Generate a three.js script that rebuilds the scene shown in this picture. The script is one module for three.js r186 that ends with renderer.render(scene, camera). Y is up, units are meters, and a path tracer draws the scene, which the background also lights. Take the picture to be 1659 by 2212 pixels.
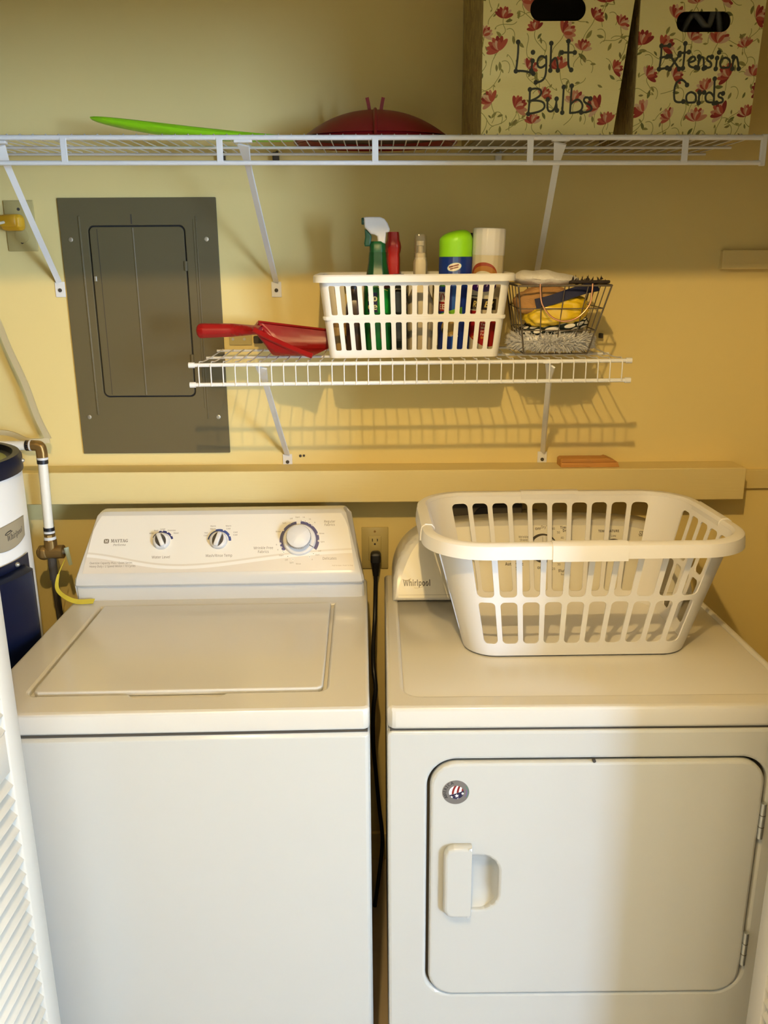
import * as THREE from 'three';
import { RoundedBoxGeometry } from 'three/addons/geometries/RoundedBoxGeometry.js';
import { mergeGeometries, mergeVertices, toCreasedNormals } from 'three/addons/utils/BufferGeometryUtils.js';
import { RectAreaLightUniformsLib } from 'three/addons/lights/RectAreaLightUniformsLib.js';
import { ImprovedNoise } from 'three/addons/math/ImprovedNoise.js';

// ---------------------------------------------------------------- camera, lights, exposure
const W = 1659, H = 2212, FOCAL = 1710.5;
const scene = new THREE.Scene();
scene.background = new THREE.Color(0x000000);
const camera = new THREE.PerspectiveCamera(2 * Math.atan(H / 2 / FOCAL) * 180 / Math.PI, W / H, 0.02, 30);
camera.position.set(0, 1.5927, 1.9945);
camera.rotation.set(-0.2636, -0.005, -0.0062, 'YXZ');
scene.add(camera);
const renderer = new THREE.WebGLRenderer({ antialias: true });
renderer.toneMapping = THREE.LinearToneMapping;
renderer.toneMappingExposure = 1.0;
renderer.shadowMap.enabled = true;
RectAreaLightUniformsLib.init();
const LAMP = new THREE.Vector3(-0.069, 2.405, 1.857);
const WARM = new THREE.Color().setRGB(1, 0.69, 0.29);
const COOL = new THREE.Color().setRGB(0.565, 0.79, 1.22);
const lamp = new THREE.PointLight(WARM, 5.4, 0, 2);
lamp.position.copy(LAMP); lamp.castShadow = true; lamp.shadow.radius = 0.9; lamp.shadow.mapSize.set(2048, 2048);
scene.add(lamp);
const WIN = { x: 5.2, y: 1.3, z: 7.1, w: 1.5, h: 1.9 };
const daylight = new THREE.RectAreaLight(COOL, 67, WIN.w - 0.06, WIN.h - 0.06);
daylight.position.set(WIN.x, WIN.y, WIN.z - 0.03); daylight.lookAt(WIN.x, WIN.y, 0); scene.add(daylight);

// ---------------------------------------------------------------- helpers
let seed = 12345;
const rnd = () => { seed = (seed * 1664525 + 1013904223) >>> 0; return seed / 4294967296; };
const rr = (a, b) => a + (b - a) * rnd();
const used = {};
function numbered(n) { if (used[n] === undefined) { used[n] = 0; return n; } used[n]++; return n + '_' + String(used[n]).padStart(3, '0'); }
function part(name, geo, mat, parent) {
  const m = new THREE.Mesh(Array.isArray(geo) ? merge(geo) : geo, mat);
  m.name = name; m.castShadow = m.receiveShadow = true; if (parent) parent.add(m); return m;
}
function thing(name, label, category, pos = [0, 0, 0], group) {
  const o = new THREE.Group(); o.name = numbered(name); o.position.set(...pos);
  o.userData = { label, category }; if (group) o.userData.group = group; scene.add(o); return o;
}
function tag(o, label, category, group) { o.name = numbered(o.name); o.userData.label = label; o.userData.category = category; if (group) o.userData.group = group; scene.add(o); return o; }
function struct(name, geo, mat, label) { const m = part(name, geo, mat, scene); m.userData.kind = 'structure'; if (label) m.userData.label = label; return m; }
function norm(g) { g = g.index ? g.toNonIndexed() : g; for (const k of Object.keys(g.attributes)) if (!['position', 'normal', 'uv'].includes(k)) g.deleteAttribute(k); if (!g.attributes.normal) g.computeVertexNormals(); if (!g.attributes.uv) g.setAttribute('uv', new THREE.BufferAttribute(new Float32Array(g.attributes.position.count * 2), 2)); return g; }
function merge(list) { return mergeGeometries(list.map(norm)); }
function tr(g, x = 0, y = 0, z = 0, rx = 0, ry = 0, rz = 0) {
  if (rx || ry || rz) g.applyMatrix4(new THREE.Matrix4().makeRotationFromEuler(new THREE.Euler(rx, ry, rz)));
  return g.translate(x, y, z);
}
const box = (w, h, d, x = 0, y = 0, z = 0, r = 0, seg = 3) => (r ? new RoundedBoxGeometry(w, h, d, seg, Math.min(r, w / 2.01, h / 2.01, d / 2.01)) : new THREE.BoxGeometry(w, h, d)).translate(x, y, z);
const V = (x, y, z) => new THREE.Vector3(x, y, z);
function rod(a, b, r, seg = 8) {
  const d = b.clone().sub(a), L = d.length(); const g = new THREE.CylinderGeometry(r, r, L, seg);
  g.applyQuaternion(new THREE.Quaternion().setFromUnitVectors(V(0, 1, 0), d.normalize()));
  const m = a.clone().add(b).multiplyScalar(.5); return g.translate(m.x, m.y, m.z);
}
function tube(pts, r, seg = 40, rad = 10, closed = false) { return new THREE.TubeGeometry(new THREE.CatmullRomCurve3(pts.map(p => V(...p)), closed), seg, r, rad, closed); }
// flat strip of given width (across, perpendicular to the path and to `nrm`) and thickness (along nrm)
function ribbon(pts, width, thick, nrm = [0, 0, 1], seg = 40, straight = false) {
  const c = straight ? null : new THREE.CatmullRomCurve3(pts.map(p => V(...p))); const N = V(...nrm).normalize(); const pos = [], idx = [];
  const n = straight ? pts.length - 1 : seg;
  for (let i = 0; i <= n; i++) {
    let p, t; if (straight) { p = V(...pts[i]); t = V(...pts[Math.min(i + 1, n)]).sub(V(...pts[Math.max(i - 1, 0)])).normalize(); } else { p = c.getPoint(i / n); t = c.getTangent(i / n); }
    const s = t.clone().cross(N).normalize(), q = s.clone().cross(t).normalize(); const w = typeof width === 'function' ? width(i / n) : width;
    for (const [a, b] of [[-1, -1], [1, -1], [1, 1], [-1, 1]]) { const v = p.clone().addScaledVector(s, a * w / 2).addScaledVector(q, b * thick / 2); pos.push(v.x, v.y, v.z); }
    if (i < n) for (let k = 0; k < 4; k++) { const a = i * 4 + k, b = i * 4 + (k + 1) % 4; idx.push(a, b, a + 4, b, b + 4, a + 4); }
  }
  idx.push(0, 2, 1, 0, 3, 2); const e = n * 4; idx.push(e, e + 1, e + 2, e, e + 2, e + 3);
  const g = new THREE.BufferGeometry(); g.setAttribute('position', new THREE.Float32BufferAttribute(pos, 3)); g.setIndex(idx); g.computeVertexNormals(); return toCreasedNormals(g, .7);
}
function rrect(s, x0, y0, x1, y1, r) {
  const R = Array.isArray(r) ? r : [r, r, r, r]; // bl br tr tl
  s.moveTo(x0 + R[0], y0); s.lineTo(x1 - R[1], y0); if (R[1]) s.absarc(x1 - R[1], y0 + R[1], R[1], -Math.PI / 2, 0, false);
  s.lineTo(x1, y1 - R[2]); if (R[2]) s.absarc(x1 - R[2], y1 - R[2], R[2], 0, Math.PI / 2, false);
  s.lineTo(x0 + R[3], y1); if (R[3]) s.absarc(x0 + R[3], y1 - R[3], R[3], Math.PI / 2, Math.PI, false);
  s.lineTo(x0, y0 + R[0]); if (R[0]) s.absarc(x0 + R[0], y0 + R[0], R[0], Math.PI, Math.PI * 1.5, false); s.closePath(); return s;
}
function extr(shape, depth, bevel = 0, seg = 2, curve = 10) {
  const g = new THREE.ExtrudeGeometry(shape, { depth: depth - 2 * bevel, bevelEnabled: bevel > 0, bevelSize: bevel, bevelOffset: -bevel, bevelThickness: bevel, bevelSegments: seg, curveSegments: curve });
  g.translate(0, 0, bevel); const q = toCreasedNormals(g, .6), P = q.attributes.position, Nn = q.attributes.normal, a = V(), b = V(), c = V();
  for (let i = 0; i < P.count; i += 3) { a.fromBufferAttribute(P, i); b.fromBufferAttribute(P, i + 1); c.fromBufferAttribute(P, i + 2); b.sub(a); c.sub(a); b.cross(c).normalize(); if (Math.abs(b.z) > .9995) for (let k = 0; k < 3; k++) Nn.setXYZ(i + k, 0, 0, Math.sign(b.z)); }
  return q;
}
const lathe = (pts, seg = 32) => {
  const g = new THREE.LatheGeometry(pts.map(p => new THREE.Vector2(Math.max(p[0], 1e-5), p[1])), seg, Math.PI);
  const ys = pts.map(p => p[1]), y0 = Math.min(...ys), y1 = Math.max(...ys), P = g.attributes.position, U = g.attributes.uv;
  for (let i = 0; i < P.count; i++) U.setY(i, (P.getY(i) - y0) / (y1 - y0 || 1));
  return creased(g, .8);
};
function creased(g, a = .7) { return toCreasedNormals(g, a); }
function gridGeo(nu, nv, f) { // f(u,v)->[x,y,z], u,v in 0..1
  const pos = [], uv = [], idx = [];
  for (let j = 0; j <= nv; j++) for (let i = 0; i <= nu; i++) { pos.push(...f(i / nu, j / nv)); uv.push(i / nu, j / nv); }
  for (let j = 0; j < nv; j++) for (let i = 0; i < nu; i++) { const a = j * (nu + 1) + i; idx.push(a, a + 1, a + nu + 1, a + 1, a + nu + 2, a + nu + 1); }
  const g = new THREE.BufferGeometry(); g.setAttribute('position', new THREE.Float32BufferAttribute(pos, 3)); g.setAttribute('uv', new THREE.Float32BufferAttribute(uv, 2)); g.setIndex(idx); g.computeVertexNormals(); return g;
}
// ---------------------------------------------------------------- textures and materials
function canvas(w, h, draw) { const c = document.createElement('canvas'); c.width = w; c.height = h; const x = c.getContext('2d'); draw(x, w, h); const t = new THREE.CanvasTexture(c); t.colorSpace = THREE.SRGBColorSpace; t.anisotropy = 8; return t; }
const noise = new ImprovedNoise();
function noiseTex(n, scales, base, amp, tint = [1, 1, 1], srgb = true) {
  const d = new Uint8Array(n * n * 4);
  for (let y = 0; y < n; y++) for (let x = 0; x < n; x++) {
    let v = 0; for (const [s, a] of scales) v += a * noise.noise(x / n * s, y / n * s, s * 1.7);
    for (let k = 0; k < 3; k++) d[(y * n + x) * 4 + k] = Math.max(0, Math.min(255, base[k] * (1 + amp * v * tint[k])));
    d[(y * n + x) * 4 + 3] = 255;
  }
  const t = new THREE.DataTexture(d, n, n); t.magFilter = THREE.LinearFilter; t.minFilter = THREE.LinearMipmapLinearFilter; t.generateMipmaps = true; t.wrapS = t.wrapT = THREE.RepeatWrapping; if (srgb) t.colorSpace = THREE.SRGBColorSpace; t.needsUpdate = true; return t;
}
const orange = noiseTex(256, [[20, .6], [60, .5], [110, .3]], [128, 128, 128], .8, [1, 1, 1], false);
function std(color, rough = .6, o = {}) { return new THREE.MeshPhysicalMaterial({ color, roughness: rough, ...o }); }
const lin = (r, g, b) => new THREE.Color().setRGB(r, g, b);
const M = {
  wall: std(lin(.81, .65, .26), .85, { bumpMap: orange, bumpScale: .0006 }),
  hall: std(lin(.83, .78, .65), .9),
  trim: std(lin(.74, .60, .26), .6, { bumpMap: orange, bumpScale: .0003 }),
  ceiling: std(lin(.83, .78, .65), .95),
  wire: std(lin(.78, .77, .72), .35),
  enamelShaded: std(lin(.525, .53, .485), .28, { clearcoat: .5, clearcoatRoughness: .15 }),  // fronts: same enamel as the tops, dimmer light put into the colour
  enamelLit: std(lin(.635, .61, .53), .3, { clearcoat: .6, clearcoatRoughness: .12 }),  // tops: same enamel as the fronts, coloured lighter as if more lit
  plasticWhite: std(lin(.70, .68, .62), .38),
  dark: std(lin(.012, .011, .01), .7),
  gap: std(lin(.06, .05, .035), .8),
  black: std(lin(.01, .01, .012), .4),
  steel: std(lin(.55, .58, .58), .35, { metalness: .9 }),
  screw: std(lin(.6, .58, .5), .35, { metalness: .8 }),
  ivory: std(lin(.50, .41, .16), .4),
  brass: std(lin(.36, .22, .07), .42, { metalness: .8 }),
  copper: std(lin(.85, .42, .22), .25, { metalness: .95 }),
  panelGrey: std(lin(.125, .10, .042), .55),
  red: std(lin(.30, .005, .005), .35),
  darkRed: std(lin(.22, .006, .008), .4),
  lime: std(lin(.32, .78, .01), .4),
  navy: std(lin(.003, .006, .024), .35, { specularIntensity: .4 }),
  doorPaint: std(lin(.68, .655, .57), .5),
  basket: std(lin(.80, .77, .70), .38),
  basketSmall: std(lin(.86, .83, .73), .42),
};
// ---------------------------------------------------------------- the setting
const CEIL = 2.46, HZ0 = 0.845, HZ1 = 0.945, OPEN_L = -0.68, OPEN_R = 0.745, HEAD = 2.03;
struct('floor', box(8.8, .12, 7.45, 1.95, -.06, 3.4), std(lin(.74, .66, .52), .6, { map: noiseTex(256, [[6, .6], [40, .5]], [235, 228, 215], .2) }), 'tan floor seen in the gap between the machines');
struct('ceiling', box(8.8, .12, 7.45, 1.95, CEIL + .06, 3.4), M.ceiling);
const wallBack = struct('wall_back', box(2.7, CEIL, .12, -.15, CEIL / 2, -.06), M.wall, 'tan painted back wall of the laundry closet');
struct('wall_left', box(.1, CEIL, HZ1, -1.40, CEIL / 2, HZ1 / 2), M.wall);
struct('wall_right', box(.1, CEIL, HZ1, 1.15, CEIL / 2, HZ1 / 2), M.wall);
struct('wall_front', [box(OPEN_L + 2.35, CEIL, .1, (OPEN_L - 2.35) / 2, CEIL / 2, (HZ0 + HZ1) / 2), box(6.25 - OPEN_R, CEIL, .1, (OPEN_R + 6.25) / 2, CEIL / 2, (HZ0 + HZ1) / 2), box(OPEN_R - OPEN_L, CEIL - HEAD, .1, (OPEN_R + OPEN_L) / 2, (CEIL + HEAD) / 2, (HZ0 + HZ1) / 2)], M.hall);
struct('wall_hall_left', box(.12, CEIL, 6.4, -2.41, CEIL / 2, 4.0), M.hall);
struct('wall_hall_right', box(.12, CEIL, 6.4, 6.31, CEIL / 2, 4.0), M.hall);
{ // rear hall wall with the window opening
  const x0 = WIN.x - WIN.w / 2, x1 = WIN.x + WIN.w / 2, y0 = WIN.y - WIN.h / 2, y1 = WIN.y + WIN.h / 2, z = WIN.z + .06;
  struct('wall_hall_rear', [box(x0 + 2.35, CEIL, .12, (x0 - 2.35) / 2, CEIL / 2, z), box(6.25 - x1, CEIL, .12, (6.25 + x1) / 2, CEIL / 2, z), box(WIN.w, y0, .12, WIN.x, y0 / 2, z), box(WIN.w, CEIL - y1, .12, WIN.x, (CEIL + y1) / 2, z)], M.hall);
  const w = new THREE.Group(); w.name = 'window_1'; w.userData = { kind: 'structure', label: 'window with white frame behind the camera' }; scene.add(w);
  part('pane', box(WIN.w - .06, WIN.h - .06, .008, WIN.x, WIN.y, z), std(0x000000, .5, { emissive: COOL, emissiveIntensity: 1.5 }), w);
  part('window_frame', [box(.04, WIN.h, .1, x0 + .02, WIN.y, z), box(.04, WIN.h, .1, x1 - .02, WIN.y, z), box(WIN.w, .04, .1, WIN.x, y0 + .02, z), box(WIN.w, .04, .1, WIN.x, y1 - .02, z)], M.doorPaint, w);
}
{ // ceiling lamp in the hall
  const t = thing('ceiling_lamp', 'small bare-bulb ceiling lamp in the hall above the camera', 'lamp', [LAMP.x, CEIL, LAMP.z]);
  part('lamp_base', lathe([[0, 0], [.055, 0], [.055, -.008], [.02, -.016], [.018, -.03], [0, -.03]]), M.plasticWhite, t);
  part('bulb', new THREE.SphereGeometry(.03, 24, 16).translate(0, LAMP.y - CEIL, 0), std(0x000000, .5, { emissive: WARM, emissiveIntensity: 6 }), t);
}
struct('baseboard_back', box(2.4, .09, .014, -.13, .045, .007, .004), M.trim);
// ledge, cleat and board
struct('trim_1', box(2.255, .081, .088, -.2225, 1.1435, .044, .003), M.trim, 'tan painted boxed wooden ledge running along the wall behind the machines');
struct('trim_2', box(.278, .044, .018, .961, 1.677, .009, .002), M.trim, 'short tan painted cleat on the wall at the right');
struct('trim_3', box(.195, .049, .012, 1.0025, 1.1375, .006, .0015), M.trim, 'thin painted board on the wall right of the ledge');
{
  const holes = [[-.203, 1.205, .0035], [-.194, 1.2055, .003], [-.302, 1.8, .004]];
  for (const [x, y, r] of holes.slice(0, 2)) part('nail_hole', new THREE.CylinderGeometry(r, r, .003, 12).rotateX(Math.PI / 2).translate(x + .15, y - CEIL / 2, .0605), M.gap, wallBack).position.set(-.15, 0, 0);
  wallBack.children.forEach(c => { c.position.set(0, 0, 0); });
  // geometry above is in world space of a mesh at the origin
  wallBack.children.forEach(c => c.geometry.translate(-.15, CEIL / 2, -.06));
}
// louvred folding doors: each slat is a part
function louverDoor(name, xFace, side, label) { // side = +1: faces +x (left door), -1: faces -x
  const g = new THREE.Group(); g.name = name; g.userData = { kind: 'structure', label }; g.position.set(xFace, 0, HZ0); scene.add(g);
  const D = .25, T = .028, st = .045;
  const slatGeo = creased(box(.0065, .036, D - 2 * st + .012, 0, 0, 0, .003, 2)); slatGeo.applyMatrix4(new THREE.Matrix4().makeRotationZ(side * .72));
  for (let leaf = 0; leaf < 2; leaf++) {
    const cx = -side * (T / 2 + leaf * (T + .006));
    for (const z of [st / 2, D - st / 2]) part('stile', creased(box(T, 2.0, st, cx, 1.015, z + .004, .003)), M.doorPaint, g);
    for (const [y0, y1] of [[.015, .13], [.877, .946], [1.925, 2.015]]) part('rail', creased(box(T - .003, y1 - y0, D - 2 * st, cx, (y0 + y1) / 2, D / 2 + .004, .002)), M.doorPaint, g);
    for (const [y0, y1] of [[.13, .877], [.946, 1.925]]) {
      const n = Math.round((y1 - y0) / .0275);
      for (let i = 0; i < n; i++) { const s = part('slat', slatGeo, M.doorPaint, g); s.position.set(cx, y0 + (i + .5) * (y1 - y0) / n, D / 2 + .004); }
    }
  }
}
louverDoor('door_1', -.583, 1, 'white louvred folding door at the left edge of the closet opening');
louverDoor('door_2', .658, -1, 'white louvred folding door at the right edge of the closet opening');

// ---------------------------------------------------------------- wire shelves
function shelfTilt(yFront, dy, len) { return Math.atan(dy / len); }
const UP = { y: 1.897, z: .305, t: Math.atan(.020 / .285), roll: -.0046 };
const LO = { y: 1.461, z: .305, t: Math.atan(.0155 / .275), roll: .0042 };
function onShelf(S, x, z, h = 0) { return [x, S.y + Math.tan(S.roll) * x + (S.z - z) * Math.tan(S.t) + .0022 + h, z]; }
function brace(t, top, foot, mat) { // flat diagonal support strip with foot plate and screw, world coords relative to t
  const p = a => [a[0] - t.position.x, a[1] - t.position.y, a[2] - t.position.z];
  const b = part('support_brace', [ribbon([p(top), p([top[0] + (foot[0] - top[0]) * .5, top[1] + (foot[1] - top[1]) * .5, top[2] + (foot[2] - top[2]) * .5]), p([foot[0], foot[1] + .012, foot[2] + .006])], s => .013 + .012 * Math.max(0, 1 - s * 9), .004, [0, .74, .67], 20), box(.036, .006, .012, ...p([top[0], top[1] + .006, top[2] + .004]), .002)], mat, t);
  part('foot_plate', [box(.024, .036, .003, ...p([foot[0], foot[1] - .006, .0015]), .001)], mat, b);
  part('screw', new THREE.CylinderGeometry(.0045, .0045, .003, 12).rotateX(Math.PI / 2).translate(...p([foot[0], foot[1] - .008, .0035])), M.gap, b);
  return b;
}
{ // upper shelf
  const t = thing('wire_shelf', 'long upper white wire shelf with wide spacer bands, carrying two floral boxes', 'shelf', [0, UP.y, UP.z]);
  const inner = []; const xl = -1.33, xr = .757; const Y = x => Math.tan(UP.roll) * x; const back = z => (-z) * Math.tan(UP.t);
  const R = (x0, x1, y, z, r) => rod(V(x0, y + Y(x0), z), V(x1, y + Y(x1), z), r, 12);
  part('front_rail', [R(xl, xr, 0, 0, .0050), R(xl, xr, -.046, 0, .0046)], M.wire, t);
  part('back_rod', R(xl, xr, back(-.285) - .004, -.285, .003), M.wire, t);
  part('middle_rod', R(xl, xr, back(-.145) - .004, -.145, .003), M.wire, t);
  for (let i = -2; i < 5; i++) { const x = -.6141 + .3048 * i; part('spacer_band', box(.0125, .046, .003, x, -.023 + Y(x), .0035, .001), M.wire, t); }
  part('end_plate', box(.0125, .058, .006, xr + .004, -.023 + Y(xr), .0, .002), M.wire, t);
  for (let i = 0; i < 82; i++) { const x = -.6141 + .0127 + .0254 * (i - 28); if (x > xr) break; part('deck_wire', tube([[x, Y(x) - .001, .0052], [x, Y(x) + .0065, .0015], [x, Y(x) + .0015 + back(-.05), -.05], [x, Y(x) + back(-.285), -.285]], .0013, 14, 6), M.wire, t); }
  for (const x of [-.36, -.235, .28]) part('wall_clip', [box(.014, .018, .02, x, .012 + Y(x), -.295, .002), tr(new THREE.CylinderGeometry(.003, .003, .012, 8), x + .004, .018 + Y(x), -.29, .5)], x < .2 ? M.gap : M.wire, t);
  brace(t, [-.745, 1.886, .298], [-.769, 1.624, 0], M.wire);
  brace(t, [-.264, 1.886, .298], [-.247, 1.621, 0], M.wire);
  brace(t, [.361, 1.886, .298], [.380, 1.628, 0], M.wire);
}
{ // lower shelf
  const t = thing('wire_shelf', 'short lower white wire shelf with close rail bars, carrying the white slotted basket', 'shelf', [0, LO.y, LO.z]);
  const xl = -.394, xr = .526; const Y = x => Math.tan(LO.roll) * x; const back = z => (-z) * Math.tan(LO.t);
  const R = (x0, x1, y, z, r) => rod(V(x0, y + Y(x0), z), V(x1, y + Y(x1), z), r, 12);
  part('front_rail', [R(xl, xr, 0, 0, .0042), R(xl, xr, -.041, 0, .0042)], M.wire, t);
  for (const [x, y] of [[xl, 0], [xl, -.041], [xr, 0], [xr, -.041]]) part('end_cap', rod(V(x - .006, y + Y(x), 0), V(x + .006, y + Y(x), 0), .006, 12), M.wire, t);
  part('back_rod', R(xl, xr, back(-.275) - .003, -.275, .003), M.wire, t);
  part('middle_rod', R(xl, xr, back(-.15) - .004, -.15, .003), M.wire, t);
  for (let i = 0; i < 36; i++) {
    const x = xl + .015 + .02545 * i;
    part('deck_wire', tube([[x, Y(x) - .044, .0045], [x, Y(x) - .02, .0045], [x, Y(x) - .001, .0045], [x, Y(x) + .005, 0], [x, Y(x) + .001 + back(-.05), -.05], [x, Y(x) + back(-.275), -.275]], .0014, 22, 6), M.wire, t);
  }
  const plate = part('wall_clip', box(.055, .026, .004, -.340, .036, -.302, .001), M.ivory, t);
  for (const x of [-.358, -.330]) part('screw', tr(new THREE.CylinderGeometry(.0035, .0035, .003, 12), x, .037, -.299, Math.PI / 2), M.screw, plate);
  part('wall_clip', box(.022, .018, .018, -.295, .036, -.294, .003), M.gap, t);
  part('wall_clip', box(.008, .012, .018, .545, .04, -.296, .002), M.gap, t);
  brace(t, [-.249, 1.453, .299], [-.236, 1.198, 0], M.wire);
  brace(t, [.362, 1.455, .299], [.416, 1.200, 0], M.wire);
}
// ---------------------------------------------------------------- floral boxes
function flower(x, cx, cy, r, a) {
  x.save(); x.translate(cx, cy); x.rotate(a);
  const pc = ['#a23a2b', '#b9573f', '#c98a68', '#8f2c24', '#d8b48c'];
  for (let i = 0; i < 7; i++) { const b = -1.2 + i * .4 + rr(-.1, .1); x.save(); x.rotate(b); x.fillStyle = pc[Math.floor(rnd() * 5)]; x.beginPath(); x.ellipse(0, -r * .55, r * .22, r * .6, 0, 0, 7); x.fill(); x.restore(); }
  for (let i = 0; i < 4; i++) { const b = -.6 + i * .4; x.save(); x.rotate(b); x.fillStyle = pc[(i * 2) % 5]; x.beginPath(); x.ellipse(0, -r * .4, r * .17, r * .42, 0, 0, 7); x.fill(); x.restore(); }
  x.restore();
}
function leaf(x, cx, cy, r, a, c = '#7d7a3a') { x.save(); x.translate(cx, cy); x.rotate(a); x.fillStyle = c; x.beginPath(); x.moveTo(0, 0); x.quadraticCurveTo(r * .5, -r * .45, r, 0); x.quadraticCurveTo(r * .5, r * .3, 0, 0); x.fill(); x.restore(); }
function stemc(x, pts) { x.strokeStyle = '#8d8a45'; x.lineWidth = 3; x.beginPath(); x.moveTo(pts[0], pts[1]); x.bezierCurveTo(...pts.slice(2)); x.stroke(); }
function floralCanvas(flowers, strokes, hole) {
  return canvas(900, 1000, (x, w, h) => {
    x.fillStyle = '#efe49c'; x.fillRect(0, 0, w, h);
    for (let i = 0; i < 500; i++) { x.fillStyle = rnd() < .5 ? 'rgba(205,190,120,.10)' : 'rgba(255,250,215,.12)'; x.fillRect(rnd() * w, rnd() * h, rr(4, 30), rr(2, 6)); }
    for (const [cx, cy] of flowers) { const a = rr(-.6, .6); stemc(x, [cx, cy, cx + rr(-40, 40), cy + 50, cx + rr(-90, 90), cy + 60, cx + rr(-80, 80), cy + rr(80, 130)]); stemc(x, [cx + 20, cy + 60, cx + 60, cy + 40, cx + 80, cy + 90, cx + 60, cy + 120]); leaf(x, cx + rr(-50, 50), cy + rr(50, 90), rr(34, 60), rr(0, 6), rnd() < .5 ? '#6f7038' : '#99924e'); leaf(x, cx + rr(-70, 70), cy + rr(30, 100), rr(24, 46), rr(0, 6), '#8b8547'); }
    for (let i = 0; i < 46; i++) { const cx = rnd() * w, cy = rnd() * h, a = rr(0, 6); stemc(x, [cx, cy, cx + 60 * Math.cos(a), cy + 60 * Math.sin(a), cx + 90 * Math.cos(a + .6), cy + 90 * Math.sin(a + .6), cx + 120 * Math.cos(a + .3), cy + 120 * Math.sin(a + .3)]); leaf(x, cx + 60 * Math.cos(a), cy + 50 * Math.sin(a), rr(22, 48), a + rr(-1, 1), ['#77743a', '#958e4a', '#8a7f46'][i % 3]); leaf(x, cx, cy, rr(14, 30), rr(0, 6), '#9a924c'); }
    for (const [cx, cy] of flowers) flower(x, cx, cy, rr(44, 64), rr(-1.4, 1.4));
    for (const s of strokes || []) {
      x.strokeStyle = '#3d4034'; x.fillStyle = '#3d4034'; x.lineWidth = 11.5; x.lineCap = 'round'; x.lineJoin = 'round';
      const p = s.p; x.beginPath(); x.moveTo(p[0], p[1]); if (p.length === 4) x.lineTo(p[2], p[3]); else { for (let i = 2; i < p.length - 2; i += 2) { const mx = i + 2 < p.length - 1 && i < p.length - 4 ? (p[i] + p[i + 2]) / 2 : p[i + 2], my = i < p.length - 4 ? (p[i + 1] + p[i + 3]) / 2 : p[i + 3]; x.quadraticCurveTo(p[i], p[i + 1], mx, my); } } x.stroke();
      for (const k of s.d) { x.beginPath(); x.arc(p[k * 2], p[k * 2 + 1], 13, 0, 7); x.fill(); }
    }
  });
}
const sidePanelTex = canvas(256, 512, (x, w, h) => { x.fillStyle = '#b09a5a'; x.fillRect(0, 0, w, h); for (let i = 0; i < 900; i++) { x.fillStyle = ['rgba(60,45,20,.35)', 'rgba(170,150,90,.3)', 'rgba(40,30,12,.3)'][i % 3]; x.fillRect(rnd() * w, rnd() * h, rr(1, 3), rr(14, 60)); } });
const MS = std(0xffffff, .8, { map: sidePanelTex }), MIN = std(lin(.30, .26, .16), .9);
function storageBox(label, q, tex, handle, dir, faceMap) { // q: front trapezoid [xbl, xbr, xtl, xtr], y0,y1; front plane z
  const [xbl, xbr, xtl, xtr, y0, y1, zf, zb, dxb] = q; const cx = (xbl + xbr) / 2;
  const t = thing('storage_box', label, 'box', [cx, y0, zf]); t.rotation.x = UP.t;
  const Z = 0, zB = zb - zf, h = y1 - y0, th = .004;
  const sh = new THREE.Shape(); sh.moveTo(xbl - cx, 0); sh.lineTo(xbr - cx, 0); sh.lineTo(xtr - cx, h); sh.lineTo(xtl - cx, h); sh.closePath();
  const [hx0, hx1, hy0, hy1] = handle.map((v, i) => i < 2 ? v - cx : v - y0); const hp = new THREE.Path(); rrect(hp, hx0, hy0, hx1, hy1, (hy1 - hy0) / 2 - .0005); sh.holes.push(hp);
  const fg = new THREE.ExtrudeGeometry(sh, { depth: th, bevelEnabled: false, curveSegments: 10 }); fg.translate(0, 0, Z - th);
  const P = fg.attributes.position, U = fg.attributes.uv; for (let i = 0; i < P.count; i++) U.setXY(i, (P.getX(i) + cx - faceMap[0]) / faceMap[2], (P.getY(i) + y0 - faceMap[1]) / faceMap[3]);
  part('front_panel', creased(fg, .3), std(0xffffff, .75, { map: tex }), t);
  const slab = (a, b, c, d, n, mat, name) => { // quad a b c d thickened along n
    const pos = [], uvs = []; const q4 = [a, b, c, d].map(p => V(...p)), m = q4.map(p => p.clone().addScaledVector(V(...n), th));
    const face = (p, uv) => { for (const k of [0, 1, 2, 0, 2, 3]) { pos.push(p[k].x, p[k].y, p[k].z); uvs.push(...[[0, 0], [1, 0], [1, 1], [0, 1]][k]); } };
    face(q4); face([m[3], m[2], m[1], m[0]]); for (let k = 0; k < 4; k++) { const l = (k + 1) % 4; face([q4[l], q4[k], m[k], m[l]]); }
    const g = new THREE.BufferGeometry(); g.setAttribute('position', new THREE.Float32BufferAttribute(pos, 3)); g.setAttribute('uv', new THREE.Float32BufferAttribute(uvs, 2)); g.computeVertexNormals(); part(name, g, mat, t);
  };
  const e = .0005, Zf = Z - th - e;
  slab([xbl - cx + dxb, 0, zB], [xbl - cx, 0, Zf], [xtl - cx, h, Zf], [xtl - cx + dxb, h, zB], [1, 0, 0], MS, 'side_panel');
  slab([xbr - cx, 0, Zf], [xbr - cx + dxb, 0, zB], [xtr - cx + dxb, h, zB], [xtr - cx, h, Zf], [-1, 0, 0], MS, 'side_panel');
  slab([xbr - cx + dxb, 0, zB], [xbl - cx + dxb, 0, zB], [xtl - cx + dxb, h, zB], [xtr - cx + dxb, h, zB], [0, 0, 1], MIN, 'back_panel');
  slab([xbl - cx + dxb, 0, zB], [xbr - cx + dxb, 0, zB], [xbr - cx, 0, Zf], [xbl - cx, 0, Zf], [0, 1, 0], MIN, 'base_panel');
  slab([xtl - cx, h, Z], [xtr - cx, h, Z], [xtr - cx + dxb, h, zB], [xtl - cx + dxb, h, zB], [0, -1, 0], MIN, 'top_panel');
  return t;
}
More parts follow.
